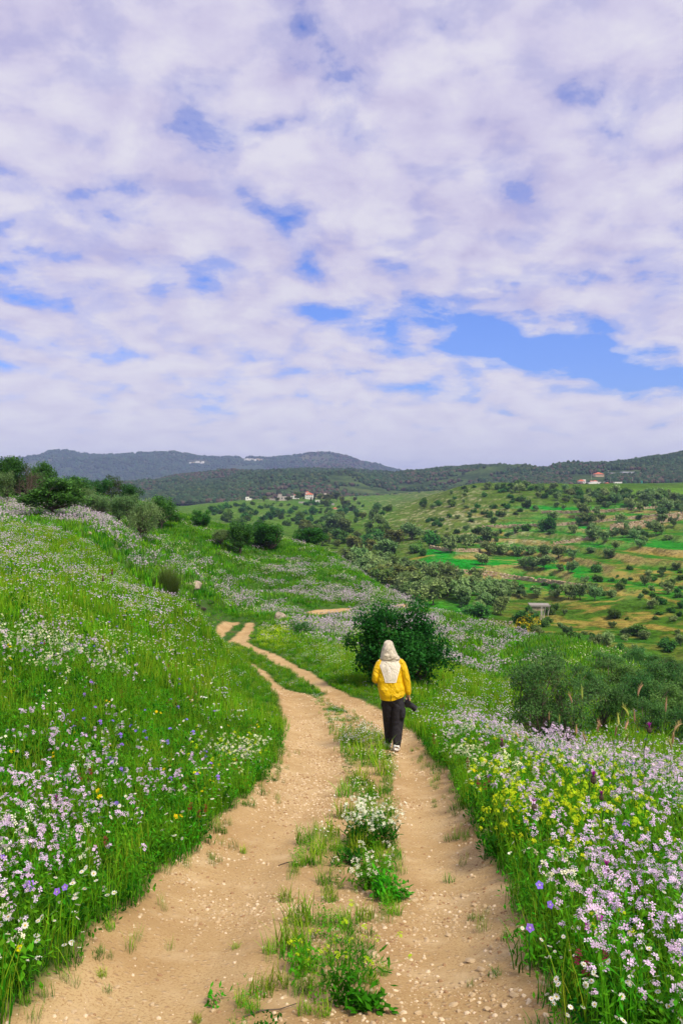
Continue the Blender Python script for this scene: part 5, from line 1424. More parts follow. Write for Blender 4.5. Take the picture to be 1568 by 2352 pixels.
# stone hut in the valley with pale bare poles beside it
M_HUT = simple_mat('hut_block', (0.42, 0.32, 0.22), 0.95, 0.4, 1.5, 0.5, 4.0, bdist=0.05)
p = bp(1237, 1400, None, 100); k = p[1] / F
h_ = thing('stone_hut', 'small tan flat-roofed hut on the valley floor', 'hut', p, -0.12)
OBJ('wall', box_mesh(42 * k, 3.2, 19 * k, M_HUT, -0.9), h_)
OBJ('roof', box_mesh(46 * k, 3.8, 0.28, simple_mat('hut_roof', (0.30, 0.27, 0.24), 0.95), 19 * k - 0.897), h_)
OBJ('door', box_mesh(6 * k, 0.1, 8 * k, M_DARKW, 0.1, 13 * k, -1.66), h_)
OBJ('window', box_mesh(10 * k, 0.1, 2.6 * k, M_DARKW, 8 * k, -12 * k, -1.66), h_)
for i, dx in enumerate((-2, 0, 3, 5, 14)):
    q = bp(1243 + dx, 1424, None, 80); k = q[1] / F
    pl = PB(); limb(pl, (0, 0, -.3), (U(-.3, .3), U(-.2, .2), (30 if dx < 15 else 26) * k), 0.10, 0.04, 0.03, 5, 5)
    OBJ('bare_pole', pl.mesh('pole', [simple_mat('bleached_wood', (0.45, 0.42, 0.38), 0.9)] * 2), None, q, label='bleached bare trunk standing beside the valley hut', category='trunk', group='bleached trunks by the hut')
for a_, b_, s_ in ((1222, 1412, .5), (1214, 1405, .45), (1262, 1412, .5), (1270, 1402, .6), (1230, 1420, .4), (1256, 1430, .5)):
    p = bp(a_, b_, None, 80); add_far('b', p, s_, 'dark scrub bush growing against the valley hut', 'scrub around the valley hut', 'hut_bush', False, 'bush')
# cypresses in the village
cy_m = far_tree(9, 0.9, 0.3, 14, 60, 0.5, (0.015, 0.05, 0.012), (0.03, 0.08, 0.02), stems_n=1)
for i, (a_, b_) in enumerate(((698, 1147), (696, 1148), (722, 1147), (724, 1148), (747, 1140), (751, 1140), (756, 1140), (760, 1141), (714, 1158), (720, 1158))):
    p = bp(a_, b_, None, 500); plant_tree('cypress_tree', 'slim dark cypress between the village houses', cy_m, p, i, 1.0, 'cypresses in the village')
for a_, b_, s_ in ((690, 1148, 1.6), (683, 1149, 1.5), (666, 1150, 1.4), (735, 1150, 1.6), (748, 1152, 1.7), (758, 1150, 1.5), (772, 1152, 1.7), (785, 1155, 1.6), (752, 1158, 1.5), (800, 1158, 1.6), (745, 1164, 1.5), (790, 1165, 1.4), (815, 1152, 1.6), (660, 1152, 1.4), (606, 1152, 1.4), (636, 1152, 1.3)):
    p = bp(a_, b_, None, 500); add_far('y', p, s_, 'green garden tree among the village houses', 'garden trees in the village', 'garden_tree')
# ------------------------------------------------------------------ single plants on and beside the track
def big_plant(ns, r, h0, h1, lean, heads_k, rad, size, col, nleaf, L, w, leafc=G_MID, sw=0.005):
    sp, fp, lp = PB(), PB(), PB()
    b, tip, h = stems(sp, ns, r, h0, h1, sw, lean)
    if heads_k:
        heads(fp, tip, heads_k, rad, size, col, 4, 1.1, 0.65)
    f = U(0.03, 0.8, (ns, nleaf, 1))
    ce = (b[:, None] * (1 - f) + tip[:, None] * f * np.array([1, 1, 0.9])).reshape(-1, 3) + rng.normal(size=(ns * nleaf, 3)) * 0.02
    ce[:, 2] = np.abs(ce[:, 2])
    leafs(lp, ce, U(.6, 1.2, len(ce)) * L, U(.7, 1.2, len(ce)) * w, jit(leafc, len(ce), 0.3), 0.4)
    return sp, lp, fp
def place_plant(name, lb_, px, py, parts, s=1.0, cat='plant', rz=0.0):
    p = on(A, px, py)
    o = thing(name, lb_, cat, p, rz, None, s)
    for nm_, pb in zip(('stems', 'leaves', 'flowers'), parts):
        if pb.V:
            OBJ(nm_, pb.mesh(nm_), o)
    return o
place_plant('mustard_plant', 'tall lime-flowered mustard plant at the front of the middle strip', 785, 2310, big_plant(16, 0.05, 0.26, 0.52, 0.85, 7, 0.016, 0.009, LIME, 16, 0.06, 0.016))
place_plant('mustard_plant', 'low mustard plant leaning left of the tall one', 690, 2240, big_plant(9, 0.06, 0.10, 0.24, 0.8, 7, 0.014, 0.009, LIME, 12, 0.05, 0.016))
place_plant('rocket_plant', 'big bushy white-flowered plant in the middle strip', 848, 1945, big_plant(60, 0.20, 0.22, 0.44, 0.5, 5, 0.035, 0.015, (0.84, 0.84, 0.66), 16, 0.07, 0.02, G_DARK))
place_plant('rocket_plant', 'leafy white-flowered plant below the big bushy one', 850, 2040, big_plant(22, 0.10, 0.16, 0.32, 0.7, 4, 0.03, 0.014, (0.82, 0.82, 0.62), 12, 0.07, 0.02))
place_plant('leafy_plant', 'dark broad-leaved plant at the strip edge by the right rut', 895, 2068, big_plant(20, 0.12, 0.10, 0.26, 0.8, 0, 0, 0, WHITE, 20, 0.06, 0.022, G_MID))
place_plant('leafy_plant', 'flat dark rosette of leaves in the middle strip', 800, 1985, big_plant(14, 0.12, 0.04, 0.10, 1.0, 0, 0, 0, WHITE, 14, 0.09, 0.02, G_DARK))
place_plant('leafy_plant', 'broad-leaved plant spreading beside the tall mustard', 850, 2325, big_plant(8, 0.08, 0.05, 0.10, 0.8, 0, 0, 0, WHITE, 14, 0.06, 0.03, G_MID))
place_plant('leafy_plant', 'lone small leafy sprig on the bare sand', 500, 2300, big_plant(4, 0.04, 0.04, 0.09, 1.2, 0, 0, 0, WHITE, 10, 0.035, 0.018, G_MID))
tf_m = [p_grass(60, 0.075, 0.05, 0.20, 0.0055, G_MID, G_YEL, 0.9).mesh('tuft') for _ in range(4)]
TUFT = [(600, 2290, 90), (555, 2310, 60), (640, 2270, 90), (680, 2200, 120), (665, 2180, 110), (690, 2120, 120), (655, 2070, 60), (705, 2230, 80), (620, 2190, 60), (760, 2070, 70), (745, 2030, 60), (800, 2130, 80), (840, 2115, 70), (735, 1960, 70), (720, 1985, 60),
        (700, 1940, 70), (760, 1920, 70), (790, 1880, 80), (870, 1890, 70), (790, 1830, 70), (860, 1835, 80), (880, 1780, 80), (830, 1800, 80), (580, 2325, 60), (850, 2260, 70), (880, 2240, 50), (700, 2330, 60), (740, 2335, 60), (905, 2100, 60), (820, 1960, 80), (880, 1985, 60), (540, 2180, 30),
        (250, 2135, 50), (235, 2245, 40), (60, 2310, 40), (690, 1990, 50), (560, 1960, 30), (770, 1955, 60), (850, 1760, 70), (820, 1740, 70), (870, 1740, 70), (455, 2350, 40)]
for i, (a_, b_, w_) in enumerate(TUFT):
    p = on(A, a_, b_); s_ = w_ * p[1] / F / 0.24
    OBJ('grass_tuft', tf_m[i % 4], None, p, (0, 0, U(0, 6.28)), (s_, s_, s_ * U(.8, 1.15)), label='small green grass tuft on the sandy track', category='grass tuft', group='grass tufts on the track')

# tall barley spikes in front of the valley
def spike():
    st, hd = PB(), PB()
    H = 1.0
    cv = U(-0.35, 0.35); az = U(0, 6.28)
    dv = np.array([math.cos(az), math.sin(az), 0])
    P = np.array([dv * cv * t_ ** 3 * 0.3 + np.array([0, 0, H * t_]) for t_ in np.linspace(0, 1, 7)])
    tube(st, P, np.linspace(0.003, 0.0016, 7), 4, (0.22, 0.34, 0.08))
    bend = U(0.0, 1.0)
    q = [P[-1]]
    for j in range(1, 7):
        a_ = bend * (j / 6) * 1.4
        q.append(q[-1] + 0.022 * (dv * math.sign(cv) * math.sin(a_) + np.array([0, 0, math.cos(a_)])) if False else q[-1] + 0.022 * (dv * (1 if cv > 0 else -1) * math.sin(a_) + np.array([0, 0, math.cos(a_)])))
    q = np.array(q)
    cc = np.array((0.42, 0.46, 0.10)) if rng.random() < 0.5 else np.array((0.55, 0.36, 0.20))
    tube(hd, q, [0.004, 0.0085, 0.010, 0.009, 0.008, 0.005, 0.001], 6, cc)
    n = 44; i_ = rng.integers(0, 6, n)
    blades(hd, q[i_], U(0.04, 0.075, n), np.full(n, 0.0016), U(0, 6.28, n), U(0.15, 0.5, n), jit(cc, n), jit(cc * 1.3, n))
    lf = PB(); n = 4
    blades(lf, P[rng.integers(1, 5, n)] * 1.0, U(0.14, 0.26, n), np.full(n, 0.008), U(0, 6.28, n), U(0.5, 1.0, n), jit(G_MID, n), jit(G_LITE, n))
    return st, hd, lf
SPK = [(1457, 1567, 9.5), (1337, 1575, 9.0), (1312, 1584, 9.5), (1449, 1610, 8.2), (1420, 1632, 8.0), (1458, 1625, 8.5), (1520, 1604, 8.6), (1528, 1642, 8.0), (1546, 1640, 8.6), (1387, 1632, 8.4), (1369, 1642, 7.8), (1320, 1652, 8.2), (1406, 1650, 7.6), (1421, 1646, 8.4), (1432, 1662, 7.4), (1535, 1662, 7.2), (1560, 1678, 7.0), (1355, 1664, 7.6), (1260, 1624, 10), (1283, 1630, 10), (1215, 1690, 9.0), (1192, 1680, 9.5)]
for a_, b_, d_ in SPK:
    x = (a_ - CX) / F * d_; z = float(A.z(x, d_)); hh = -(b_ - HZ) / F * d_ - z
    st, hd, lf = spike()
    o = thing('barley_stalk', 'tall thin barley stalk rising above the verge flowers', 'grass stalk', (x, d_, z), 0, 'barley stalks above the verge', (1, 1, max(0.5, (hh - 0.06) / 1.0 - 0.1)))
    OBJ('stem', st.mesh('stem'), o); OBJ('seed_head', hd.mesh('seed_head'), o); OBJ('leaf', lf.mesh('leaf'), o)

# thistles and big single flowers
def thistle(h, s, col):
    st, hd, tf = PB(), PB(), PB()
    limb(st, (0, 0, 0), (U(-.04, .04), U(-.04, .04), h), 0.005, 0.004, 0.03, 5, 5, (0.05, 0.15, 0.03))
    leafs(st, np.stack([np.zeros(16), np.zeros(16), U(0.1, 0.9, 16) * h], 1), U(.04, .09, 16), U(.012, .02, 16), jit(G_MID, 16), 0.2)
    tube(hd, [(0, 0, h - 0.4 * s), (0, 0, h), (0, 0, h + 0.6 * s), (0, 0, h + 0.9 * s)], [0.2 * s, 0.55 * s, 0.5 * s, 0.36 * s], 8, (0.13, 0.10, 0.07))
    n = 26; blades(hd, np.tile([0, 0, h + 0.1 * s], (n, 1)) + rng.normal(size=(n, 3)) * s * 0.1, U(.6, 1.5, n) * s, np.full(n, 0.003), U(0, 6.28, n), U(.6, 1.6, n), jit((0.2, 0.16, 0.1), n), jit((0.3, 0.2, 0.14), n))
    n = 60; blades(tf, np.tile([0, 0, h + 0.7 * s], (n, 1)), U(.9, 1.6, n) * s, np.full(n, 0.0045), U(0, 6.28, n), U(.1, .6, n), jit(col, n), jit(col, n, .4), 1)
    return st, hd, tf
for a_, b_, d_, s_, lb_ in ((1362, 1795, 5.6, 0.040, 'tall magenta thistle flower above the lime flowers'), (1226, 1858, 5.2, 0.034, 'magenta thistle with spiky bracts among lime flowers'), (1152, 1712, 9.0, 0.042, 'magenta thistle at the verge beyond the lime flowers'),
                             (1392, 2000, 4.3, 0.028, 'small magenta thistle head amid lilac flowers'), (1380, 1835, 5.6, 0.030, 'dull pink thistle head under the tall magenta one'), (1490, 1680, 8.5, 0.05, 'pale spiky thistle beside the barley stalks'), (237, 1333, 19.0, 0.06, 'dark red thistle on the lilac slope'), (258, 1318, 19.0, 0.06, 'dark thin-stemmed thistle on the lilac slope'), (130, 1840, 5.4, 0.02, 'dry reddish stalk among lilac flowers by the picture edge')):
    x = (a_ - CX) / F * d_; z = float(A.z(x, d_)); hh = max(0.3, -(b_ - HZ) / F * d_ - z)
    st, hd, tf = thistle(hh, s_, MAGENTA if d_ < 15 else CRIMSON)
    o = thing('thistle', lb_, 'thistle', (x, d_, z))
    OBJ('stem', st.mesh('stem'), o); OBJ('flower_head', hd.mesh('head'), o); OBJ('florets', tf.mesh('florets'), o)
def big_flower(h, s, col, pet=5, cen=(0.6, 0.5, 0.5)):
    st, fl = PB(), PB()
    limb(st, (0, 0, 0), (0, 0, h), 0.003, 0.002, 0.05, 5, 4, (0.05, 0.16, 0.03))
    florets(fl, np.array([[0, 0, h]]), np.array([[U(-.4, .4), -0.9, 0.6]]), s, jit(col, 1, .1), pet, 0.85, 0.12, 1, cen)
    leafs(st, np.stack([np.zeros(8), np.zeros(8), U(0.2, 0.8, 8) * h], 1), .05, .02, jit(G_MID, 8), 0.2)
    return st, fl
for a_, b_, d_, s_, col, lb_ in ((1238, 2033, 4.35, 0.034, VIOLET, 'large violet geranium flower above the rut edge'), (1216, 2131, 3.9, 0.032, VIOLET, 'violet geranium flower low among lilac blooms'), (1262, 2078, 4.1, 0.030, VIOLET, 'violet geranium flower half hidden by lilac blooms'), (132, 2048, 4.3, 0.030, VIOLET, 'violet geranium flower in the corner flower bank'),
                                 (150, 2038, 4.35, 0.028, VIOLET, 'second violet geranium flower touching its neighbour in the corner bank'), (1375, 2106, 3.9, 0.030, MAGENTA, 'deep magenta sweet-pea flower on the lilac verge'), (1345, 2128, 3.85, 0.028, MAGENTA, 'magenta sweet-pea flower beside the deep magenta one'), (1568, 2185, 3.6, 0.03, VIOLET, 'violet flower at the verge by the picture edge'), (47, 2178, 3.7, 0.026, YELLOW, 'single yellow flower in the corner flower bank')):
    x = (a_ - CX) / F * d_; z = float(A.z(x, d_)); hh = max(0.12, -(b_ - HZ) / F * d_ - z)
    st, fl = big_flower(hh, s_ * 0.72, col)
    o = thing('single_flower', lb_, 'flower', (x, d_, z))
    OBJ('stem', st.mesh('stem'), o); OBJ('petals', fl.mesh('petals'), o)

# ------------------------------------------------------------------ the walking person
def fabric(name, c, rough=0.6, var=0.12, wr=0.5, sheen=0.0, scale=7.0, stretch=(1, 1, 0.55)):
    m, t = new_mat(name)
    tc = N(t, 'ShaderNodeTexCoord'); mp = N(t, 'ShaderNodeMapping')
    mp.inputs['Scale'].default_value = stretch
    t.links.new(tc.outputs['Object'], mp.inputs[0])
    n = NOISE(t, mp.outputs[0], scale, 4, 0.55, 1.2).outputs[0]
    f = NOISE(t, tc.outputs['Object'], 60, 4, 0.6).outputs[0]
    lo = tuple(v * (1 - var) for v in c); hi = tuple(min(1, v * (1 + var)) for v in c)
    col = RAMP(t, f, [(0.3, lo), (0.7, hi)])
    out_principled(t, col, rough, n, min(1.0, wr * 1.4), 0.09, 0.3)
    return m
M_YEL = fabric('yellow_shell', (0.74, 0.46, 0.002), 0.5, 0.06, 0.7)
M_CRM = fabric('cream_shell', (0.60, 0.53, 0.40), 0.6, 0.06, 0.8, scale=9)
M_TRO = fabric('charcoal_denim', (0.024, 0.022, 0.027), 0.85, 0.35, 0.6, scale=6)
M_PNL = fabric('pale_shell', (0.66, 0.60, 0.48), 0.6, 0.06, 0.5, scale=9)
M_PIPE = fabric('pale_piping', (0.86, 0.80, 0.72), 0.7, 0.05, 0.1)
M_SKIN = simple_mat('skin', (0.50, 0.27, 0.18), 0.5, 0.1, 10)
M_SHOE = simple_mat('shoe_knit', (0.76, 0.73, 0.70), 0.7, 0.12, 40, 0.3, 120)
M_SOLE = simple_mat('shoe_sole', (0.70, 0.62, 0.54), 0.8, 0.1, 20)
M_BLK = simple_mat('black_plastic', (0.012, 0.012, 0.013), 0.38, 0.2, 30)
M_RUB = simple_mat('black_rubber', (0.02, 0.02, 0.021), 0.75, 0.2, 60, 0.4, 150)
M_GLS = simple_mat('lens_glass', (0.01, 0.012, 0.02), 0.05, 0.1, 3, spec=0.8)
def loft(rings, n=28, wrinkle=0.0, seed=0, ex=2.3, cap0=False, cap1=False, up=None):
    """rings: (x, y, z, rx, ry[, tilt]) -> closed tube, optionally capped; tilt leans the ring forward"""
    V = []
    a = np.arange(n) / n * 2 * math.pi
    rr = np.array([list(r) + [0.0] * (6 - len(r)) for r in rings], float)
    k = len(rr)
    tt = np.linspace(0, k - 1, (k - 1) * 4 + 1)
    from_ = np.arange(k)
    R_ = np.stack([np.interp(tt, from_, rr[:, i]) for i in range(6)], 1)
    for i in range(6):
        s_ = R_[:, i].copy()
        for _ in range(2):
            s_[1:-1] = (s_[:-2] + 2 * s_[1:-1] + s_[2:]) / 4
        R_[:, i] = s_
    for j, (x, y, z, rx, ry, tl) in enumerate(R_):
        ca, sa = np.cos(a), np.sin(a)
        px = np.sign(ca) * np.abs(ca) ** (2 / ex) * rx; py = np.sign(sa) * np.abs(sa) ** (2 / ex) * ry
        w_ = 1 + wrinkle * (fbm(a * 2.2 + seed, np.full(n, j * 0.33) + seed * 3.1 + np.sin(a) * 1.5, seed, 3) - 0.5) * 2
        w_ = 0.5 * w_ + 0.5 * np.roll(w_, 1)
        px, py = px * w_, py * w_
        V.append(np.stack([x + px, y + py * math.cos(tl), z + py * math.sin(tl)], 1))
    m_ = len(V)
    Fq = [(j * n + s, j * n + (s + 1) % n, (j + 1) * n + (s + 1) % n, (j + 1) * n + s) for j in range(m_ - 1) for s in range(n)]
    V = np.vstack(V); Fq = [tuple(f_) for f_ in Fq]
    extra = []
    for flag, base in ((cap0, 0), (cap1, (m_ - 1) * n)):
        if flag:
            ci = len(V); V = np.vstack([V, V[base:base + n].mean(0)])
            for s in range(0, n, 1):
                extra.append((base + s, base + (s + 1) % n, ci, ci))
    me = bpy.data.meshes.new('loft')
    fs = [list(f_) for f_ in Fq] + [[f_[0], f_[1], f_[2]] for f_ in extra]
    me.from_pydata([tuple(v) for v in V], [], fs)
    me.polygons.foreach_set('use_smooth', [True] * len(fs))
    me.update()
    return me
def bone_loft(pts, n=16, ex=2.0, wrinkle=0.0, seed=0, caps=(True, True), name='limb'):
    """tube along 3-D points with radii: (x, y, z, r)"""
    P = np.array([p_[:3] for p_ in pts], float); r_ = np.array([p_[3] for p_ in pts], float)
    k = len(P); tt = np.linspace(0, k - 1, (k - 1) * 5 + 1)
    Q = np.stack([np.interp(tt, np.arange(k), P[:, i]) for i in range(3)], 1); rq = np.interp(tt, np.arange(k), r_)
    for _ in range(4):
        Q[1:-1] = (Q[:-2] + 2 * Q[1:-1] + Q[2:]) / 4; rq[1:-1] = (rq[:-2] + 2 * rq[1:-1] + rq[2:]) / 4
    tg = unit(np.gradient(Q, axis=0)); ref = np.array([0.0, -1.0, 0.15])
    V = []
    a = np.arange(n) / n * 2 * math.pi
    for j in range(len(Q)):
        rf = ref if abs(tg[j] @ unit(ref)) < 0.95 else np.array([1.0, 0, 0])
        u = unit(np.cross(tg[j], rf)); v = np.cross(u, tg[j])
        w_ = 1 + wrinkle * (fbm(a * 1.9 + seed * 2.3, np.full(n, j * 0.7) + np.sin(a) * 2, seed, 3) - 0.5) * 2
        V.append(Q[j] + (rq[j] * w_)[:, None] * (np.cos(a)[:, None] * u + np.sin(a)[:, None] * v))
    m_ = len(V)
    fs = [[j * n + s, j * n + (s + 1) % n, (j + 1) * n + (s + 1) % n, (j + 1) * n + s] for j in range(m_ - 1) for s in range(n)]
    if caps[0]:
        fs.append(list(range(n))[::-1])
    if caps[1]:
        fs.append([(m_ - 1) * n + s for s in range(n)])
    me = bpy.data.meshes.new(name)
    me.from_pydata([tuple(v) for v in np.vstack(V)], [], fs)
    me.polygons.foreach_set('use_smooth', [True] * len(fs)); me.update()
    return me
def add_mat(me, m):
    me.materials.clear(); me.materials.append(m); return me
def join(mes):
    bm_ = bmesh.new()
    for m_ in mes:
        bm_.from_mesh(m_)
    me = bpy.data.meshes.new('joined'); bm_.to_mesh(me); bm_.free()
    me.polygons.foreach_set('use_smooth', [True] * len(me.polygons))
    return me

PD = 13.0
pp = np.array([(900 - CX) / F * PD, PD, 0.0]); pp[2] = -(1713 - HZ) / F * PD
gz = float(A.z(pp[0], pp[1])); pp[2] = gz + 0.004
KZ = 0.000902
# body: one skinned figure, dressed below
bmv = [((0.0, 0.02, 0.93), .11), ((0.0, 0.03, 1.10), .11), ((-.02, 0.04, 1.30), .12), ((-.03, 0.05, 1.44), .07), ((-.045, 0.075, 1.52), .048), ((-.05, 0.10, 1.60), .075), ((-.05, 0.10, 1.69), .07),
       ((.12, .03, 1.40), .05), ((.215, .0, 1.20), .042), ((.262, .03, .95), .030), ((.263, .035, .885), .030),
       ((-.17, .03, 1.40), .05), ((-.265, .02, 1.15), .042), ((-.215, .22, 1.16), .030), ((-.20, .28, 1.17), .030),
       ((.09, .01, .84), .085), ((.095, .03, .47), .055), ((.072, -.03, .10), .038), ((.072, .10, .04), .032),
       ((-.08, .02, .84), .085), ((-.065, .18, .46), .055), ((-.035, .30, .05), .038), ((-.035, .44, -.02), .032)]
bme = [(0, 1), (1, 2), (2, 3), (3, 4), (4, 5), (5, 6), (3, 7), (7, 8), (8, 9), (9, 10), (3, 11), (11, 12), (12, 13), (13, 14), (0, 15), (15, 16), (16, 17), (17, 18), (0, 19), (19, 20), (20, 21), (21, 22)]
nv = len(bmv)
# right hand: thumb and four fingers curled over the camera grip
FG = [[(.238, .045, .862), (.232, .030, .835), (.236, .012, .815)], [(.285, .012, .845), (.291, .000, .812), (.284, -.004, .784)], [(.279, .030, .842), (.290, .026, .806), (.284, .020, .774)], [(.271, .048, .842), (.282, .052, .808), (.276, .050, .780)], [(.262, .062, .848), (.271, .072, .820), (.266, .072, .798)]]
for f_ in FG:
    prev = 10
    for j, q in enumerate(f_):
        bmv.append((q, (.0115, .0100, .0085)[j])); bme.append((prev, nv)); prev = nv; nv += 1
pm_ = bpy.data.meshes.new('body')
pm_.from_pydata([v[0] for v in bmv], bme, [])
person = OBJ('person', pm_, None, pp, (0, 0, 0), None, label='person in a yellow and cream hooded jacket walking away along the track', category='person')
sk = person.modifiers.new('skin', 'SKIN')
sl = pm_.skin_vertices[0].data
for i, v in enumerate(bmv):
    sl[i].radius = (v[1], v[1]); sl[i].use_root = (i == 0)
ssf = person.modifiers.new('smooth', 'SUBSURF'); ssf.levels = 1; ssf.render_levels = 2
pm_.materials.append(M_SKIN)
sk.use_smooth_shade = True
# face, turned away under the hood
fc = PB(); tube(fc, [(-.05, .165, 1.655), (-.05, .19, 1.63), (-.05, .198, 1.615), (-.05, .175, 1.605)], [.008, .012, .014, .006], 6, (.5, .27, .18))
OBJ('nose', fc.mesh('nose', [M_SKIN, M_SKIN]), person)

# jacket torso
jt = loft([(.010, .02, .842, .196, .150), (.004, .02, .90, .208, .158), (-.006, .02, .98, .216, .158), (-.022, .02, 1.07, .215, .152), (-.032, .02, 1.18, .208, .146), (-.036, .025, 1.28, .202, .138), (-.038, .03, 1.37, .196, .124), (-.036, .035, 1.43, .186, .106), (-.034, .04, 1.475, .158, .088), (-.034, .05, 1.52, .10, .072)], 48, 0.055, 5, 2.5)
jv = np.array([v.co[:] for v in jt.vertices])
low = np.clip((0.95 - jv[:, 2]) / 0.12, 0, 1)
jv[:, 2] += low * (0.075 * np.clip((jv[:, 0] - 0.02) / 0.2, -0.1, 1))      # the hem rides up on the camera side
slr = bone_loft([(.10, .035, 1.44, .070), (.150, .03, 1.40, .078), (.185, .015, 1.32, .072), (.215, .0, 1.22, .066), (.240, .0, 1.13, .060), (.252, .012, 1.04, .056), (.263, .025, .965, .052), (.266, .03, .93, .046), (.265, .032, .905, .036)], 18, 2, 0.07, 3)
sll = bone_loft([(-.14, .035, 1.44, .070), (-.195, .03, 1.40, .076), (-.235, .02, 1.32, .068), (-.262, .015, 1.22, .064), (-.268, .01, 1.155, .062), (-.258, .05, 1.135, .060), (-.238, .14, 1.14, .054), (-.22, .21, 1.155, .046), (-.212, .24, 1.16, .036)], 18, 2, 0.07, 4)
jt.vertices.foreach_set('co', jv.ravel())
jm = add_mat(join([jt]), M_YEL)
jacket = OBJ('jacket', jm, person, label='yellow shell jacket with cream back panel')
OBJ('sleeve', add_mat(slr, M_YEL), jacket); OBJ('sleeve', add_mat(sll, M_YEL), jacket)
bv = BVHTree.FromPolygons([tuple(v) for v in jv], [list(p_.vertices) for p_ in jt.polygons])
def back_y(x, z, off):
    h_ = bv.ray_cast(Vector((x, -1.0, z)), Vector((0, 1, 0)))
    return (h_[0].y if h_[0] is not None else 0.0) - off
def patch(fx0, fx1, z0, z1, off, mat, nu=14, nv_=18, name='panel'):
    V = []
    for j in range(nv_ + 1):
        z = z0 + (z1 - z0) * j / nv_; a_, b_ = fx0(j / nv_), fx1(j / nv_)
        for i in range(nu + 1):
            x = a_ + (b_ - a_) * i / nu; V.append((x, back_y(x, z, off), z))
    me = mesh_np(name, V, grid_faces(nv_ + 1, nu + 1), mat, True)
    return me
XP = lambda xz: (xz - 640) * KZ
ZP = lambda yz: (2190 - yz) * KZ
lx = lambda t_: XP(512 + (388 - 512) * t_ ** 1.25); rx_ = lambda t_: XP(700 + (812 - 700) * t_ ** 1.15)
z0_, z1_ = ZP(930), ZP(560)
OBJ('back_panel', patch(lx, rx_, z0_, z1_, 0.005, M_PNL), jacket, label='cream trapezoid back panel')
for fn, sg in ((lx, -1), (rx_, 1)):
    OBJ('piping', patch(lambda t_, fn=fn: fn(t_) - 0.006, lambda t_, fn=fn: fn(t_) + 0.006, z0_, z1_, 0.008, M_PIPE, 2, 18), jacket)
OBJ('piping', patch(lambda t_: lx(0), lambda t_: rx_(0), z0_ - 0.003, z0_ + 0.004, 0.008, M_PIPE, 12, 2), jacket)
M_SEAM = fabric('yellow_seam', (0.50, 0.26, 0.002), 0.7, 0.1, 0.2)
OBJ('seam', patch(lambda t_: -0.22, lambda t_: lx(0) - .006, z0_ - 0.004, z0_ - 0.001, 0.004, M_SEAM, 8, 1), jacket)
OBJ('seam', patch(lambda t_: rx_(0) + .006, lambda t_: 0.17, z0_ - 0.004, z0_ - 0.001, 0.004, M_SEAM, 8, 1), jacket)
OBJ('hem_vent', patch(lambda t_: XP(604), lambda t_: XP(615 - 6 * t_), ZP(1259), ZP(1150), 0.004, M_BLK, 1, 6), jacket)
# small white print on the panel: lines of lettering over a three-bar triangle
M_PRINT = simple_mat('white_print', (0.85, 0.84, 0.82), 0.6, 0.03, 10)
for yz, w_ in ((672, 34), (690, 28), (706, 34)):
    OBJ('print', patch(lambda t_, w_=w_: XP(588 - w_ / 2), lambda t_, w_=w_: XP(588 + w_ / 2), ZP(yz + 4), ZP(yz - 4), 0.007, M_PRINT, 3, 1), jacket)
for i in range(3):
    x0 = 575 + i * 10; hh = 10 + i * 9
    OBJ('print', patch(lambda t_, x0=x0, hh=hh: XP(x0 - 3 - t_ * 0), lambda t_, x0=x0: XP(x0 + 5), ZP(752), ZP(752 - hh), 0.007, M_PRINT, 2, 2), jacket)
# hood
hd = loft([(-.026, .032, 1.462, .145, .094), (-.028, .037, 1.486, .168, .106), (-.036, .042, 1.525, .152, .126), (-.050, .06, 1.575, .126, .142), (-.055, .075, 1.63, .108, .144), (-.054, .085, 1.685, .092, .132), (-.053, .09, 1.73, .078, .110), (-.052, .095, 1.762, .058, .078), (-.052, .10, 1.774, .028, .035)], 44, 0.09, 8, 2.2, False, True)
hood = OBJ('hood', add_mat(hd, M_CRM), person, label='cream hood pulled over the head')
cl = loft([(-.034, .04, 1.478, .168, .104), (-.034, .045, 1.50, .150, .098), (-.036, .05, 1.52, .128, .094)], 36, 0.02, 2)
OBJ('collar', add_mat(cl, M_CRM), hood)
OBJ('cuff', add_mat(bone_loft([(.2645, .031, .932, .047), (.265, .032, .915, .041), (.265, .033, .900, .037)], 16), M_YEL), jacket)
# trousers
hip = loft([(.016, .02, .70, .08, .05), (.016, .02, .745, .135, .085), (.018, .02, .80, .172, .118), (.018, .02, .85, .182, .126), (.014, .02, .90, .178, .125), (.010, .02, .96, .16, .115)], 32, 0.02, 6, 2.3, True, True)
rl = bone_loft([(.092, .01, .86, .098), (.100, .015, .74, .108), (.103, .02, .62, .107), (.099, .03, .49, .100), (.091, .02, .36, .090), (.082, -.01, .22, .078), (.076, -.03, .13, .068), (.072, -.03, .07, .060)], 20, 2, 0.06, 11)
ll = bone_loft([(-.070, .02, .86, .098), (-.066, .05, .74, .106), (-.058, .10, .62, .100), (-.052, .15, .48, .090), (-.046, .20, .32, .080), (-.042, .25, .17, .070), (-.040, .27, .09, .062), (-.040, .275, .04, .056)], 20, 2, 0.06, 12)
trousers = OBJ('trousers', add_mat(join([hip, rl, ll]), M_TRO), person, label='loose charcoal trousers')
pk = bone_loft([(.165, -.055, .70, .05), (.166, -.06, .62, .052), (.160, -.055, .55, .045)], 10)
OBJ('pocket', add_mat(pk, M_TRO), trousers)
OBJ('strap_end', box_mesh(0.035, 0.02, 0.055, M_BLK, 0.715, XP(458), 0.0), trousers)
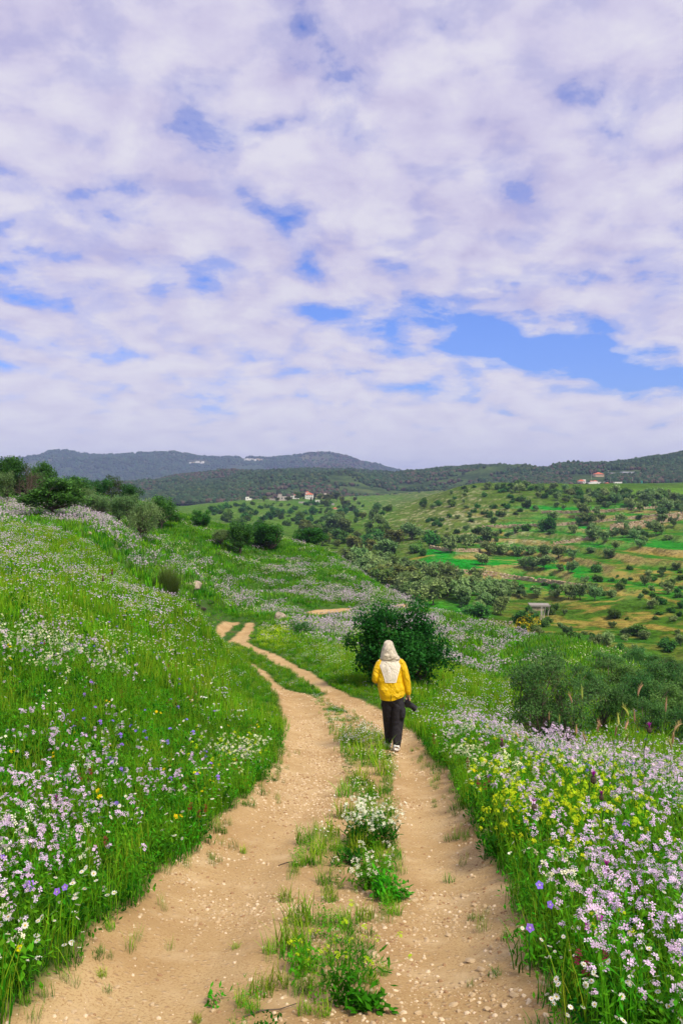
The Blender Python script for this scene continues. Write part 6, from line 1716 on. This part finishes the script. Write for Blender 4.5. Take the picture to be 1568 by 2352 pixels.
# shoes
def shoe(cx, cy, z, pitch):
    up = loft([(0, -.125, .03, .034, .03), (0, -.10, .04, .042, .045), (0, -.05, .055, .044, .055), (0, .0, .05, .046, .05), (0, .06, .04, .050, .036), (0, .12, .032, .046, .026), (0, .155, .025, .026, .016)], 18, 0, 0, 2.2, True, True, None)
    V = np.array([v.co[:] for v in up.vertices])
    return up
def shoe_mesh(n=18):
    rings = [(-.130, .030, .030, .026), (-.115, .042, .040, .042), (-.08, .056, .043, .056), (-.03, .058, .043, .056), (.02, .050, .045, .046), (.07, .040, .049, .034), (.12, .033, .047, .026), (.155, .027, .032, .018), (.168, .022, .010, .008)]
    V = []
    a = np.arange(n) / n * 2 * math.pi
    for y, zc_, rx, rz_ in rings:
        V.append(np.stack([np.cos(a) * rx, np.full(n, y), zc_ + np.sin(a) * rz_], 1))
    m_ = len(V); V = np.vstack(V); V[:, 2] = np.maximum(V[:, 2], 0.014)
    fs = [[j * n + s, j * n + (s + 1) % n, (j + 1) * n + (s + 1) % n, (j + 1) * n + s] for j in range(m_ - 1) for s in range(n)] + [list(range(n)), [(m_ - 1) * n + s for s in range(n)]]
    me = bpy.data.meshes.new('shoe'); me.from_pydata([tuple(v) for v in V], [], fs); me.polygons.foreach_set('use_smooth', [True] * len(fs)); me.update()
    return add_mat(me, M_SHOE)
def sole_mesh(n=24):
    out = [(math.cos(a_) * (0.050 + 0.004 * math.sin(a_)), 0.02 + 0.152 * math.sin(a_)) for a_ in np.arange(n) / n * 2 * math.pi]
    V = [(x, y, z + (0.012 if y > 0.13 else 0)) for z in (0.0, 0.020, 0.026) for x, y in out]
    V = [(x * (0.9 if i >= 2 * n else 1), y, z) for i, (x, y, z) in enumerate(V)]
    fs = [[j * n + s, j * n + (s + 1) % n, (j + 1) * n + (s + 1) % n, (j + 1) * n + s] for j in range(2) for s in range(n)] + [list(range(n))[::-1], [2 * n + s for s in range(n)]]
    me = bpy.data.meshes.new('sole'); me.from_pydata(V, [], fs); me.update()
    return add_mat(me, M_SOLE)
sm1, so1 = shoe_mesh(), sole_mesh()
for x_, y_, z_, rx in ((.072, .02, .012, -.10), (-.045, .34, -.045, -.16)):
    s_ = OBJ('shoe', sm1, person, (x_, y_, z_), (rx, 0, -0.05 if x_ > 0 else 0.06), (1.2, 1.0, 1.25))
    OBJ('sole', so1, s_); OBJ('heel_tab', box_mesh(0.022, 0.008, 0.05, M_SOLE, 0.075, 0, -.118), s_)
# the camera in the right hand
cmr = thing('photo_camera', 'black camera with a thick lens held in the right hand', 'camera', pp + np.array([.262, .035, .845]), 0)
cmr.rotation_euler = (0.1, 0.0, 0.0); cmr.scale = (1.12, 1.12, 1.12)
def bev_box(sx, sy, sz, mat, bev=0.006, cx=0, cy=0, cz=0):
    bm_ = bmesh.new(); bmesh.ops.create_cube(bm_, size=1.0)
    for v in bm_.verts:
        v.co = Vector((v.co.x * sx + cx, v.co.y * sy + cy, v.co.z * sz + cz))
    bmesh.ops.bevel(bm_, geom=list(bm_.edges), offset=bev, segments=2, affect='EDGES')
    me = bpy.data.meshes.new('b'); bm_.to_mesh(me); bm_.free(); me.materials.append(mat); return me
OBJ('camera_body', bev_box(.072, .135, .098, M_BLK, .010, -.010, .0, -.075), cmr)
OBJ('grip', bev_box(.040, .036, .090, M_RUB, .012, .022, -.052, -.072), cmr)
OBJ('viewfinder_hump', bev_box(.05, .05, .03, M_BLK, .010, -.050, .0, -.075), cmr)
ln_ = PB(); dv = unit(np.array([0.80, -0.10, -0.62])); o0 = np.array([.012, .005, -.085])
tube(ln_, [o0, o0 + dv * .03, o0 + dv * .032, o0 + dv * .075, o0 + dv * .078, o0 + dv * .115, o0 + dv * .118, o0 + dv * .135], [.036, .036, .039, .039, .042, .042, .045, .045], 20, (0, 0, 0))
lens = OBJ('lens', ln_.mesh('lens', [M_BLK, M_BLK], True), cmr)
for q in (.045, .095):
    rg = PB(); tube(rg, [o0 + dv * q, o0 + dv * (q + .018)], [.0445, .0445], 20, (0, 0, 0)); OBJ('focus_ring', rg.mesh('ring', [M_RUB, M_RUB]), lens)
gl = PB(); tube(gl, [o0 + dv * .128, o0 + dv * .1285], [.042, .001], 20, (0, 0, 0)); OBJ('glass', gl.mesh('glass', [M_GLS, M_GLS]), lens)
stp = PB(); tube(stp, [(-.03, -.05, -.03), (-.02, -.075, .0), (.0, -.06, .03), (.02, -.03, .03), (.02, .04, .0)], [.006] * 5, 5, (0, 0, 0)); OBJ('hand_strap', stp.mesh('strap', [M_RUB, M_RUB]), cmr)
